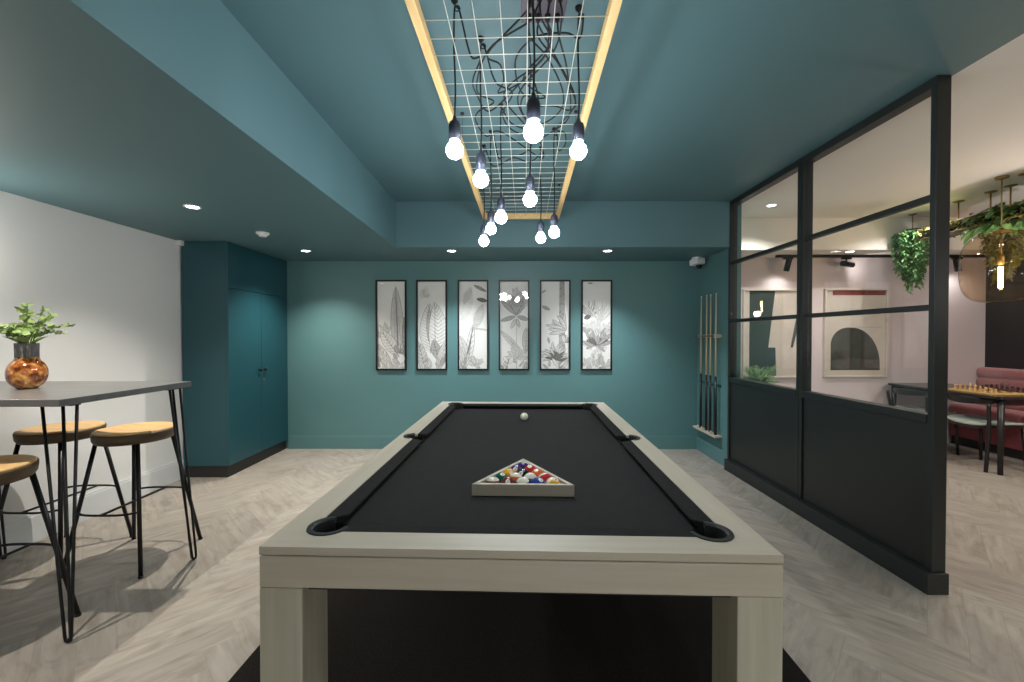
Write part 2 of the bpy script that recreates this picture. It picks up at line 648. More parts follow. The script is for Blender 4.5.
b = BM()
box(b, -2.59, XP, YF - 0.016, YF, 0.0, 0.138)
box(b, -2.59, XP, YF - 0.010, YF, 0.138, 0.152)
struct('baseboard_far', b, M_TEAL, 0.002)
b = BM()
box(b, XP - 0.016, XP, YPE - 0.012, YF - 0.016, 0.0, 0.138)
box(b, XP - 0.010, XP, YPE - 0.008, YF - 0.016, 0.138, 0.152)
struct('baseboard_right', b, M_TEAL, 0.002)
b = BM()
box(b, XL, XL + 0.018, YB, 3.79, 0.0, 0.165)
box(b, XL, XL + 0.011, YB, 3.79, 0.165, 0.182)
struct('baseboard_left', b, M_SKIRT, 0.002)
b = BM()
box(b, XP + 0.10, 5.3, YF2 - 0.016, YF2, 0.0, 0.15)
struct('baseboard_cafe_far', b, M_SKIRT, 0.002)
sbox('trim_1', M_SKIRT, XL, XL + 0.05, 3.735, 3.775, ZS - 0.045, ZS, bevel=0.002)

# ------------------------------------------------------------------ rug
RZ = math.radians(-1.7)     # the pool table, rug and light frame are turned a little clockwise
TC = V(0.0395, 2.057, 0)
b = BM()
prism(b, [(-1.09, -1.50), (1.09, -1.50), (1.09, 1.50), (-1.09, 1.50)], 0.0, 0.010)
o = obj('rug', b, M_RUG, bevel=0.004, loc=TC)
o.rotation_euler.z = RZ
tag(o, 'dark charcoal rectangular rug lying under the pool table', 'rug')

# ------------------------------------------------------------------ pool table
TW, TL, TH = 1.222, 2.19, 0.80
BED = 0.766
RAIL, CUSH = 0.081, 0.052


def pool_table():
    t = thing('pool_table', 'pale washed-oak pool table with black cloth, standing on a dark rug', 'pool table', (TC.x, TC.y, 0.010), RZ)
    hx, hy = TW / 2, TL / 2
    zt = TH - 0.010
    zb = BED - 0.010
    px_, py_ = hx - 0.118, hy - 0.110
    pk = [(-px_, -py_), (px_, -py_), (-px_, py_), (px_, py_)]
    mid = [(-hx + 0.080, 0), (hx - 0.080, 0)]
    R = 0.044

    def cyl_cut(x, y, r, z0, z1):
        b = BM()
        lathe(b, [(0, z0), (r, z0), (r, z1), (0, z1)], (x, y, 0), 40, smooth=False)
        return obj('cutter', b, M_POCK)
    # rail cap: four boards in one moulded top with the pocket cut-outs
    b = BM()
    box(b, -hx, hx, -hy, hy, zt - 0.0195, zt)
    cap = obj('rail_top', b, [M_OAK, M_OAKX], t)
    b = BM()
    box(b, -hx + RAIL, hx - RAIL, -hy + RAIL, hy - RAIL, zt - 0.2, zt + 0.1)
    cut = [obj('cutter', b, M_POCK)]
    for x, y in pk + mid:
        cut.append(cyl_cut(x, y, R + 0.004, zt - 0.2, zt + 0.1))
    cap.parent = None
    bool_cut(cap, cut)
    cap.parent = t
    for p in cap.data.polygons:
        c = p.center
        if abs(c.y) > hy - RAIL - 0.002:
            p.material_index = 1
    # end-rail grain: split so the short rails carry the cross grain
    bm = BM()
    bm.from_mesh(cap.data)
    for co in (-hy + RAIL, hy - RAIL):
        bmesh.ops.bisect_plane(bm, geom=bm.verts[:] + bm.edges[:] + bm.faces[:], plane_co=(0, co, 0), plane_no=(0, 1, 0))
    for f in bm.faces:
        f.material_index = 1 if abs(f.calc_center_median().y) > hy - RAIL else 0
    bm.to_mesh(cap.data)
    bm.free()
    md = cap.modifiers.new('bevel', 'BEVEL')
    md.width = 0.004
    md.segments = 2
    md.limit_method = 'ANGLE'
    md.angle_limit = math.radians(60)
    # bed
    b = BM()
    box(b, -hx + 0.03, hx - 0.03, -hy + 0.03, hy - 0.03, zb - 0.03, zb)
    bed = obj('bed_cloth', b, M_CLOTH)
    cut = [cyl_cut(x, y, R, zb - 0.2, zb + 0.1) for x, y in pk + mid]
    bool_cut(bed, cut)
    bed.parent = t
    # cushions: nose overhanging the cloth, mitred towards the pockets
    nose = zb + 0.027

    def cushion(p0, p1, inward, c0, c1):
        p0, p1, n = V(*p0, 0), V(*p1, 0), V(*inward, 0)
        d = (p1 - p0).normalized()
        prof = [(0.0, zt - 0.001), (CUSH - 0.008, zt - 0.004), (CUSH, nose + 0.002), (CUSH, nose - 0.004), (CUSH - 0.022, zb + 0.001), (0.0, zb + 0.001)]
        b = BM()
        A = [b.verts.new(p0 + n * q + d * c0 * q / CUSH + V(0, 0, z)) for q, z in prof]
        B = [b.verts.new(p1 + n * q - d * c1 * q / CUSH + V(0, 0, z)) for q, z in prof]
        b.faces.new(A[::-1])
        b.faces.new(B)
        for i in range(len(prof)):
            j = (i + 1) % len(prof)
            b.faces.new((A[i], A[j], B[j], B[i]))
        obj('cushion', b, M_CUSH, t, bevel=0.003)
    ex, ey = hx - RAIL, hy - RAIL
    cg = 0.070
    mg = 0.050
    cushion((-ex + cg, -ey), (ex - cg, -ey), (0, 1), 0.045, 0.045)
    cushion((ex - cg, ey), (-ex + cg, ey), (0, -1), 0.045, 0.045)
    cushion((-ex, -mg), (-ex, -ey + cg), (1, 0), 0.012, 0.045)
    cushion((-ex, ey - cg), (-ex, mg), (1, 0), 0.045, 0.012)
    cushion((ex, -ey + cg), (ex, -mg), (-1, 0), 0.045, 0.012)
    cushion((ex, mg), (ex, ey - cg), (-1, 0), 0.012, 0.045)
    # pockets
    for i, (x, y) in enumerate(pk + mid):
        b = BM()
        lathe(b, [(R + 0.002, zt - 0.012), (R + 0.001, zb - 0.02), (R - 0.004, zb - 0.075), (0.0, zb - 0.08)], (x, y, 0), 40)
        pc = obj('pocket', b, M_POCK, t, recalc=False)
        for p in pc.data.polygons:
            p.use_smooth = True
        if i < 4:
            sx, sy = (1 if x > 0 else -1), (1 if y > 0 else -1)
            a0 = math.atan2(sy, sx)
            span = math.radians(128)
        else:
            a0 = 0 if x > 0 else PI
            span = math.radians(76)
        b = BM()
        secs = []
        for k in range(29):
            a = a0 - span + 2 * span * k / 28
            ca, sa = math.cos(a), math.sin(a)
            ro, ri = R + 0.012, R - 0.005
            secs.append([b.verts.new((x + ca * r, y + sa * r, z)) for r, z in ((ro, zt - 0.002), (ro - 0.002, zt + 0.0035), (ri + 0.004, zt + 0.0035), (ri, zt - 0.001), (ri, zt - 0.03), (ro - 0.009, zt - 0.03))])
        for A, B in zip(secs, secs[1:]):
            for q in range(6):
                f = b.faces.new((A[q], A[(q + 1) % 6], B[(q + 1) % 6], B[q]))
        b.faces.new(secs[0])
        b.faces.new(secs[-1][::-1])
        obj('pocket_rim', b, M_LEATH, pc)
    # apron, shadow gap and legs
    ap0 = 0.702 - 0.010
    gap = zt - 0.022
    for nm, x0, x1, y0, y1, m in (('apron', -hx, hx, -hy, -hy + 0.03, M_OAKX), ('apron', -hx, hx, hy - 0.03, hy, M_OAKX),
                                  ('apron', -hx, -hx + 0.03, -hy + 0.03, hy - 0.03, M_OAK), ('apron', hx - 0.03, hx, -hy + 0.03, hy - 0.03, M_OAK)):
        part_box(nm, t, m, x0, x1, y0, y1, ap0, zt - 0.0225, 0.003)
    part_box('slate_bed', t, M_POCK, -hx + 0.031, hx - 0.031, -hy + 0.031, hy - 0.031, ap0 + 0.012, zb - 0.085, 0.0)
    for sx in (-1, 1):
        for sy in (-1, 1):
            x0, x1 = sorted((sx * hx, sx * (hx - 0.103)))
            y0, y1 = sorted((sy * hy, sy * (hy - 0.13)))
            part_box('leg', t, M_OAKZ, x0, x1, y0, y1, 0.0, ap0 - 0.0006, 0.003)
    return t


pool_table()

# ------------------------------------------------------------------ balls and rack
BR = 0.0255
CR, SR = math.cos(RZ), math.sin(RZ)
RACK = V(0.033, 1.378, 0)      # middle of the rack's front edge


def ball_mat(name, rgb, stripe):
    m = bpy.data.materials.new(name)
    m.use_nodes = True
    nt = m.node_tree
    b = nt.nodes['Principled BSDF']
    b.inputs['Roughness'].default_value = 0.08
    b.inputs['Coat Weight'].default_value = 0.5
    tc = nt.nodes.new('ShaderNodeTexCoord')
    sp = nt.nodes.new('ShaderNodeSeparateXYZ')
    ab = nt.nodes.new('ShaderNodeMath')
    ab.operation = 'ABSOLUTE'
    lt = nt.nodes.new('ShaderNodeMath')
    lt.operation = 'LESS_THAN'
    lt.inputs[1].default_value = BR * 0.52 if stripe else 1.0
    mx = nt.nodes.new('ShaderNodeMix')
    mx.data_type = 'RGBA'
    mx.inputs[6].default_value = lin(236, 230, 212)
    mx.inputs[7].default_value = lin(*rgb)
    nt.links.new(tc.outputs['Object'], sp.inputs[0])
    nt.links.new(sp.outputs[2], ab.inputs[0])
    nt.links.new(ab.outputs[0], lt.inputs[0])
    nt.links.new(lt.outputs[0], mx.inputs[0])
    nt.links.new(mx.outputs[2], b.inputs['Base Color'])
    return m


M_BALLW = mat('ball_ivory', (236, 230, 212), 0.08, coat=0.5)
M_DIGIT = mat('ball_number_black', (20, 20, 20), 0.2)


def sphere_mesh(r, seg=28, rings=16):
    b = BM()
    lathe(b, [(r * math.sin(PI * k / rings), -r * math.cos(PI * k / rings)) for k in range(rings + 1)], seg=seg)
    return b


def digit_verts(txt):
    cu = bpy.data.curves.new('digits', 'FONT')
    cu.body = txt
    cu.align_x = 'CENTER'
    cu.align_y = 'CENTER'
    cu.size = 0.011
    cu.resolution_u = 2
    o = bpy.data.objects.new('digits', cu)
    COL.objects.link(o)
    dg = bpy.context.evaluated_depsgraph_get()
    me = bpy.data.meshes.new_from_object(o.evaluated_get(dg))
    bpy.data.objects.remove(o)
    bpy.data.curves.remove(cu)
    return me


def number_spot(parent, txt):
    """White disc with the number, curved onto the ball at local +X."""
    b = BM()
    r1 = BR + 0.00012
    rings = [[b.verts.new((r1, 0, 0))]]
    for k in (1, 2, 3):
        a = 0.0085 / BR * k / 3
        rings.append([b.verts.new((r1 * math.cos(a), r1 * math.sin(a) * math.cos(q * PI / 10), r1 * math.sin(a) * math.sin(q * PI / 10))) for q in range(20)])
    for q in range(20):
        b.faces.new((rings[0][0], rings[1][q], rings[1][(q + 1) % 20]))
        for i in (1, 2):
            b.faces.new((rings[i][q], rings[i + 1][q], rings[i + 1][(q + 1) % 20], rings[i][(q + 1) % 20]))
    for f in b.faces:
        f.smooth = True
    me = digit_verts(txt)
    r2 = BR + 0.00025
    vs = [b.verts.new((r2 * math.cos(v.co.x / BR) * math.cos(v.co.y / BR), r2 * math.sin(v.co.x / BR), r2 * math.sin(v.co.y / BR))) for v in me.vertices]
    for p in me.polygons:
        try:
            f = b.faces.new([vs[i] for i in p.vertices])
            f.material_index = 1
        except ValueError:
            pass
    bpy.data.meshes.remove(me)
    o = obj('number_spot', b, [M_BALLW, M_DIGIT], parent, recalc=False)
    o['label'] = 'white number disc'


COLR = {1: ('yellow', (240, 176, 40)), 2: ('blue', (36, 66, 150)), 3: ('red', (206, 40, 44)), 4: ('purple', (66, 44, 112)),
        5: ('orange', (238, 104, 42)), 6: ('green', (20, 96, 72)), 7: ('maroon', (112, 44, 42)), 8: ('black', (20, 20, 22))}
ROWS = [[12], [4, 3], [1, 8, 5], [6, 13, 10, 11], [15, 7, 14, 2, 9]]      # apex first
ROWNM = ['at the far apex of the rack', 'in the second row from the apex', 'in the middle row of the rack', 'in the fourth row from the apex', 'in the front row of the rack']
# facing of the number spot: azimuth, elevation
sp_ = BR * 2 + 0.0004
inset = 0.0142
fr_y = inset + BR + 0.0004
rndb = random.Random(4)
for ri, row in enumerate(ROWS):
    yy = fr_y + (4 - ri) * sp_ * math.sqrt(3) / 2
    for ci, n in enumerate(row):
        xx = (ci - (len(row) - 1) / 2) * sp_
        wx = RACK.x + xx * CR - yy * SR
        wy = RACK.y + xx * SR + yy * CR
        base = n if n <= 8 else n - 8
        cn, rgb = COLR[base]
        kind = ('solid %s' % cn) if n <= 8 else ('white and %s striped' % cn)
        o = obj('billiard_ball', sphere_mesh(BR), ball_mat('ball_%s' % kind.replace(' ', '_'), rgb, n > 8), loc=(wx, wy, BED + BR + 0.0003))
        tag(o, '%s numbered pool ball %s' % (kind, ROWNM[ri]), 'pool ball', 'numbered pool balls in the rack')
        if n > 8 and n != 9:
            R_ = Matrix.Rotation(rndb.uniform(-0.7, 0.7), 3, 'Z') @ Matrix.Rotation(math.radians(rndb.uniform(-50, 12)), 3, 'X')
        else:
            R_ = Matrix.Rotation(rndb.uniform(-2.6, -0.6), 3, 'Z') @ Matrix.Rotation(math.radians(-rndb.uniform(30, 75)), 3, 'Y') @ Matrix.Rotation(rndb.uniform(-0.4, 0.4), 3, 'X')
        o.rotation_euler = R_.to_euler()
        number_spot(o, str(n))

o = obj('cue_ball', sphere_mesh(BR), M_BALLW, loc=(0.071, 2.615, BED + BR + 0.0003))
tag(o, 'plain white cue ball alone near the far end of the black cloth', 'cue ball')


def rack():
    tw = 0.013
    S = 4 * sp_ + 2 * BR * math.sqrt(3) + 2 * tw * math.sqrt(3) + 0.004
    H = S * math.sqrt(3) / 2
    b = BM()
    outer = [(-S / 2, 0), (S / 2, 0), (0, H)]
    s2 = S - 2 * tw * math.sqrt(3)
    inner = [(-s2 / 2, tw), (s2 / 2, tw), (0, tw + s2 * math.sqrt(3) / 2)]
    z0, z1 = 0.0, 0.040
    vo = [[b.verts.new((x, y, z)) for x, y in outer] for z in (z0, z1)]
    vi = [[b.verts.new((x, y, z)) for x, y in inner] for z in (z0, z1)]
    for i in range(3):
        j = (i + 1) % 3
        b.faces.new((vo[0][i], vo[0][j], vo[1][j], vo[1][i]))
        b.faces.new((vi[0][j], vi[0][i], vi[1][i], vi[1][j]))
        b.faces.new((vo[1][i], vo[1][j], vi[1][j], vi[1][i]))
        b.faces.new((vo[0][j], vo[0][i], vi[0][i], vi[0][j]))
    o = obj('ball_rack', b, M_OAKX, bevel=0.0022, loc=(RACK.x, RACK.y, BED + 0.0003), angle=40)
    o.rotation_euler.z = RZ
    tag(o, 'pale wooden triangular rack around the coloured balls on the black cloth', 'ball rack')


rack()


# ------------------------------------------------------------------ tall cupboard on the left
def cupboard():
    y0, y1 = 3.78, YF - 0.017
    xf = -2.59
    t = thing('tall_cupboard', 'tall deep teal built-in cupboard with two doors in the far left corner', 'cupboard', ((XL + xf) / 2, (y0 + y1) / 2, 0))
    ox, oy = (XL + xf) / 2, (y0 + y1) / 2

    def pb(n, m, a0, a1, b0, b1, c0, c1, bv=0.002, par=None):
        b = BM()
        box(b, a0 - ox, a1 - ox, b0 - oy, b1 - oy, c0, c1)
        return obj(n, b, m, par or t, bevel=bv)
    xw = XL + 0.019
    pb('carcass', M_CAB, xw, xf - 0.022, y0, y1, 0.11, ZS - 0.004)
    pb('plinth', M_PLINTH, xw, xf - 0.030, y0 + 0.022, y1, 0.0, 0.109)
    ym = (y0 + y1) / 2 + 0.0
    zt = 1.735
    pb('top_panel', M_CAB, xf - 0.0215, xf, y0, y1, zt + 0.004, ZS - 0.004)
    for k, (a, c) in enumerate(((y0, ym - 0.002), (ym + 0.002, y1))):
        d = pb('door', M_CAB, xf - 0.0215, xf, a, c, 0.112, zt)
        hy = ym - 0.045 if k == 0 else ym + 0.045
        b = BM()
        Mx = Matrix.Translation((xf - ox, hy - oy, 0.955)) @ Matrix.Rotation(PI / 2, 4, 'Y')
        lathe(b, [(0, 0.0), (0.008, 0.0), (0.007, 0.014), (0.017, 0.018), (0.018, 0.026), (0.0, 0.029)], seg=20, M=Mx)
        obj('knob', b, M_BLACK, d, recalc=True)
        if k == 1:
            b = BM()
            Mx = Matrix.Translation((xf - ox, hy - oy, 0.845)) @ Matrix.Rotation(PI / 2, 4, 'Y')
            lathe(b, [(0, 0.0), (0.011, 0.0), (0.011, 0.005), (0.005, 0.008), (0.0, 0.008)], seg=18, M=Mx)
            k_ = obj('lock', b, mat('lock_chrome', (170, 178, 178), 0.25, metal=0.9), d)
            k_['label'] = 'small chrome lock'


cupboard()


# ------------------------------------------------------------------ recessed downlights
def make_downlight(loc, label, watts, color=WARM, size=116, blend=1.0):
    t = thing('recessed_downlight', label, 'downlight', loc, group='recessed ceiling downlights')
    b = BM()
    lathe(b, [(0.036, -0.001), (0.044, -0.006), (0.050, -0.005), (0.052, 0.0), (0.036, 0.0)], seg=32)
    obj('trim_ring', b, M_TRIMW, t)
    b = BM()
    lathe(b, [(0.0, -0.0025), (0.036, -0.0025), (0.036, -0.0005), (0.0, -0.0005)], seg=28)
    obj('lens', b, M_LENS, t)
    s = spot('ceiling_spot', (0, 0, -0.02), watts, color, size, blend, parent=t, radius=0.010)
    return t


make_downlight((-2.13, 2.77, ZS), 'lit round downlight in the left soffit, nearest in view above the bar table', W_LEFT)
make_downlight((-2.09, 4.20, ZS), 'lit round downlight in the left soffit in front of the teal cupboard', W_LEFT)
make_downlight((-0.62, 4.21, ZS), 'lit round downlight in the far bulkhead above the gap between second and third prints', W_BULK, COOL, 108, 1.0)
make_downlight((0.955, 4.21, ZS), 'lit round downlight in the far bulkhead above the sixth framed print', W_BULK, COOL, 108, 1.0)
make_downlight((2.57, 4.16, ZC), 'lit round downlight in the cream ceiling seen through the far top pane', W_CAFE * 2.2, NEUT, 135, 0.7)
make_downlight((4.02, 4.17, ZC), 'lit round downlight in the cream ceiling beside the hanging vine', W_CAFE, NEUT, 135, 0.7)
make_downlight((3.79, 4.70, 2.25), 'lit round downlight in the low cream soffit above the dome picture', W_CAFE * 0.35, NEUT)
# further downlights outside the frame, plus unseen spots added as fill
for x, y, z, wt, c in ((-2.08, 1.47, ZS, W_LEFT * 0.85, WARM),
                       (0.20, -2.0, ZC, W_BACK, COOL), (1.50, -2.0, ZC, W_BACK * 1.9, COOL),  # added fill for the table front, no fixtures known here
                       (4.02, 1.7, ZC, W_CAFE * 1.2, NEUT), (4.02, 0.1, ZC, W_CAFE * 1.2, NEUT), (5.2, 2.9, ZC, W_CAFE, NEUT),
                       (3.0, -1.2, ZC, W_CAFE, NEUT)):  # this and the spot before it are added to fill the cafe floor
    spot('ceiling_spot', (x, y, z - 0.025), wt, c, 135 if y < 1.46 or x > 0 else 116, 0.8, radius=0.010)
# unseen point lights added to brighten the second room's ceiling and pink wall
for x, y, e_ in ((4.4, 2.6, 35.0), (4.1, 0.5, 13.0)):
    ld = bpy.data.lights.new('cafe_point_light', 'POINT')
    ld.energy = e_
    ld.color = (1.0, 0.96, 0.91)
    ld.shadow_soft_size = 0.05
    o = bpy.data.objects.new('cafe_point_light', ld)
    COL.objects.link(o)
    o.location = (x, y, 1.70)
# wall lamp beyond the left edge of the frame, glowing on the pale wall and the soffit
ld = bpy.data.lights.new('wall_lamp_light', 'POINT')
ld.energy = 9.0
ld.color = WARM
ld.shadow_soft_size = 0.06
o = bpy.data.objects.new('wall_lamp_light', ld)
COL.objects.link(o)
o.location = (XL + 0.12, 2.08, 1.74)

# smoke detector
t = thing('smoke_detector', 'small round white smoke detector on the left soffit between two downlights', 'smoke detector', (-2.085, 3.47, ZS))
b = BM()
lathe(b, [(0.0, -0.034), (0.026, -0.033), (0.034, -0.024), (0.036, -0.014), (0.050, -0.012), (0.050, 0.0), (0.0, 0.0)], seg=32)
obj('housing', b, M_TRIMW, t)

# security camera in the far right corner
t = thing('security_camera', 'small white security camera under the bulkhead in the far right corner', 'security camera', (2.02, 4.58, ZS))
b = BM()
lathe(b, [(0.0, -0.022), (0.05, -0.022), (0.055, -0.016), (0.055, 0.0), (0.0, 0.0)], seg=28)
obj('mount', b, M_TRIMW, t)
b = BM()
xbox(b, Matrix.Translation((-0.012, -0.03, -0.052)) @ Matrix.Rotation(0.3, 4, 'Z') @ Matrix.Rotation(-0.12, 4, 'X'), 0.105, 0.13, 0.066)
obj('camera_body', b, M_TRIMW, t, bevel=0.010, seg=3)
b = BM()
lathe(b, [(0.0, -0.042), (0.018, -0.036), (0.032, -0.018), (0.036, 0.0), (0.0, 0.0)], (0.015, -0.02, -0.0845), 28)
o = obj('lens_dome', b, M_POCK, t)
o['label'] = 'black lens dome'


# ------------------------------------------------------------------ framed botanical prints
PW, PHH = 0.352, 1.035       # frame size
IW, IH = 0.318, 1.000        # print size
UN = IW                      # one drawing unit = print width; height is IH / IW = 3.14 units


class Draw:
    """Flat ink drawing in print units: (0..1, 0..3.14); layers stack by fractions of a millimetre."""

    def __init__(self):
        self.bm = BM()
        self.k = 0

    def poly(self, pts, mi):
        self.k += 1
        z = 0.00004 * self.k
        try:
            f = self.bm.faces.new([self.bm.verts.new((x, y, z)) for x, y in pts])
            f.material_index = mi
        except ValueError:
            pass

    def line(self, a, b_, wd, mi):
        dx, dy = b_[0] - a[0], b_[1] - a[1]
        L = math.hypot(dx, dy) or 1e-6
        nx, ny = -dy / L * wd / 2, dx / L * wd / 2
        self.poly([(a[0] + nx, a[1] + ny), (a[0] - nx, a[1] - ny), (b_[0] - nx * .5, b_[1] - ny * .5), (b_[0] + nx * .5, b_[1] + ny * .5)], mi)

    def leaf(self, base, tip, wd, body=1, edge=3, veins=0, vein_mi=3, shape=1.0, bend=0.0):
        bx, by = base
        dx, dy = tip[0] - bx, tip[1] - by
        L = math.hypot(dx, dy)
        ux, uy = dx / L, dy / L
        nx, ny = -uy, ux

        def at(t, s, ex=0.0):
            h = wd / 2 * (math.sin(PI * t ** shape) ** 0.8 if 0 < t < 1 else 0) + (ex if 0 < t < 1 else 0)
            off = bend * math.sin(PI * t)
            return (bx + ux * L * t + nx * (s * h + off), by + uy * L * t + ny * (s * h + off))
        n = 10
        if edge is not None:
            self.poly([at(i / n, 1, 0.012) for i in range(n + 1)] + [at(i / n, -1, 0.012) for i in range(n - 1, 0, -1)], edge)
        self.poly([at(i / n, 1) for i in range(n + 1)] + [at(i / n, -1) for i in range(n - 1, 0, -1)], body)
        if veins:
            self.line(at(0.0, 0), at(0.98, 0), 0.022, vein_mi)
            for i in range(1, veins):
                t = i / veins * 0.92
                for s in (1, -1):
                    self.line(at(t, 0), at(min(t + 0.10, 0.98), s * 0.92), 0.013, vein_mi)

    def rosette(self, c, n, ln, wd, a0, a1, body=2, edge=3, seed=0, veins=0):
        r = random.Random(seed)
        for i in range(n):
            a = math.radians(a0 + (a1 - a0) * (i + 0.5) / n + r.uniform(-7, 7))
            l = ln * r.uniform(0.72, 1.1)
            self.leaf(c, (c[0] + math.cos(a) * l, c[1] + math.sin(a) * l), wd * r.uniform(0.8, 1.2), r.choice((body, body, max(1, body - 1))), edge, veins, 3, 1.0, r.uniform(-0.05, 0.05))

    def scrub(self, y0, y1, n, seed, dark=3):
        r = random.Random(seed)
        for i in range(n):
            x, y = r.uniform(-0.05, 1.05), r.uniform(y0, y1) * 1.0
            a = math.radians(r.uniform(30, 150))
            l = r.uniform(0.16, 0.42)
            self.leaf((x, y - 0.1), (x + math.cos(a) * l, y - 0.1 + math.sin(a) * l), r.uniform(0.05, 0.14), r.choice((0, 1, 1, 2)), r.choice((2, dark)), r.choice((0, 4)), 2)


TOP = IH / IW


def art1(d):
    d.leaf((0.74, 0.55), (0.66, 3.0), 0.44, 1, 3, 0, 3, 0.85)
    for x in (-0.09, -0.04, 0.02, 0.08):
        d.line((0.74 + x * 1.4, 0.85), (0.665 + x * 0.35, 2.65), 0.02, 2)
    d.line((0.74, 0.6), (0.66, 2.95), 0.035, 3)
    d.leaf((0.98, 0.4), (0.96, 1.9), 0.16, 2, 3, 0)
    d.rosette((0.25, 1.1), 7, 0.55, 0.10, 60, 150, 1, 2, 3)
    d.leaf((0.78, 0.42), (0.10, 1.42), 0.44, 0, 3, 9, 3)
    d.leaf((0.55, -0.2), (-0.05, 0.95), 0.34, 1, 3, 6, 2)
    d.scrub(0.0, 0.42, 16, 1)
    d.rosette((0.8, 0.55), 7, 0.42, 0.09, 20, 130, 2, 3, 4)


def art2(d):
    d.leaf((0.1, 2.5), (0.35, 3.0), 0.32, 0, None)
    d.rosette((0.2, 2.6), 6, 0.3, 0.09, 0, 120, 1, None, 7)
    d.leaf((0.46, 0.55), (0.40, 2.38), 0.74, 0, 3, 16, 3, 0.8)
    d.leaf((0.42, 0.9), (0.40, 2.2), 0.20, 2, 3, 0)
    d.leaf((0.62, 0.45), (0.60, 2.44), 0.66, 0, 3, 14, 3, 0.85, -0.12)
    d.leaf((0.75, 0.3), (0.55, 1.05), 0.34, 2, 3, 6, 3)
    d.leaf((0.3, -0.2), (0.0, 1.0), 0.36, 1, 3, 8, 3)
    d.leaf((0.7, -0.1), (1.05, 1.05), 0.34, 1, 3, 7, 2)
    d.scrub(0.0, 0.4, 14, 2)


def art3(d):
    d.leaf((0.05, 1.6), (0.4, 3.0), 0.5, 0, None)
    d.leaf((0.15, 2.3), (0.45, 2.95), 0.25, 1, None)
    d.leaf((0.55, 1.4), (0.85, 2.35), 0.36, 1, None)
    d.leaf((0.98, 2.78), (0.52, 3.02), 0.10, 2, 3, 3)
    d.leaf((1.02, 2.44), (0.62, 2.52), 0.13, 3, 3, 3)
    d.line((0.46, 1.46), (1.02, 1.38), 0.09, 1)
    d.line((0.46, 1.48), (1.02, 1.42), 0.02, 2)
    d.leaf((0.30, 0.1), (0.50, 1.62), 0.26, 0, 3, 7, 3)
    d.leaf((0.28, 0.4), (0.02, 1.2), 0.24, 1, 3, 6, 2)
    d.line((0.30, 0.55), (0.5, 1.5), 0.05, 3)
    d.leaf((0.2, -0.1), (0.02, 0.8), 0.18, 1, 3, 5, 2)
    d.line((0.24, -0.1), (0.28, 0.6), 0.05, 2)
    d.rosette((0.55, 0.08), 9, 0.4, 0.09, 20, 160, 1, 2, 5)
    d.scrub(0.0, 0.22, 9, 3)


def art4(d):
    d.rosette((0.58, 2.30), 9, 0.62, 0.15, 10, 170, 1, 2, 8)
    d.leaf((0.56, 1.98), (0.60, 2.95), 0.34, 1, 2, 4, 2)
    d.rosette((0.58, 2.22), 10, 0.42, 0.14, 0, 180, 2, 3, 9)
    d.leaf((0.58, 1.92), (0.30, 2.45), 0.2, 2, 3, 3)
    d.leaf((0.58, 1.92), (0.85, 2.45), 0.2, 2, 3, 3)
    d.leaf((0.55, 1.95), (0.0, 2.5), 0.14, 2, 3, 0)
    d.leaf((0.58, 1.90), (0.0, 1.72), 0.14, 2, 3, 0)
    d.leaf((0.60, 1.90), (1.03, 1.76), 0.14, 2, 3, 0)
    d.leaf((0.58, 1.82), (0.38, 1.44), 0.11, 1, 3, 0)
    d.leaf((0.60, 1.82), (0.70, 1.48), 0.10, 1, 3, 0)
    d.line((0.60, 0.0), (0.59, 1.9), 0.02, 2)
    d.leaf((0.75, 0.62), (0.0, 1.38), 0.20, 1, 2, 8, 2)
    d.leaf((0.92, 0.55), (0.95, 1.5), 0.26, 1, 3, 8, 2)
    d.rosette((0.6, 0.35), 10, 0.48, 0.11, 0, 180, 1, 2, 12)
    d.scrub(0.0, 0.34, 12, 4)


def art5(d):
    d.poly([(0.62, 0), (0.88, 0), (0.84, 3.2), (0.66, 3.2)], 2)
    r = random.Random(3)
    for i in range(34):
        y = 0.05 + i * 0.094
        d.line((0.63 + 0.001 * i, y), (0.75, y + 0.05), 0.016, 3 if i % 3 == 0 else 1)
        d.line((0.75, y + 0.05), (0.87 - 0.001 * i, y), 0.016, 3 if i % 4 == 0 else 1)
    d.leaf((0.0, 2.72), (0.18, 2.85), 0.07, 2, None)
    d.leaf((0.32, 2.12), (0.02, 2.26), 0.10, 2, 3)
    d.rosette((0.9, 1.36), 11, 0.68, 0.10, 95, 190, 1, 3, 21)
    d.leaf((0.85, 1.45), (0.15, 1.58), 0.10, 1, 3)
    d.leaf((0.3, 0.9), (0.24, 1.15), 0.10, 2, None)
    d.rosette((0.85, 0.95), 5, 0.35, 0.12, 20, 120, 2, 3, 22)
    d.rosette((0.5, 0.36), 15, 0.62, 0.10, -10, 190, 1, 3, 23)
    d.rosette((0.55, 0.30), 9, 0.40, 0.09, 0, 180, 3, 3, 24)
    d.scrub(0.0, 0.2, 7, 5)


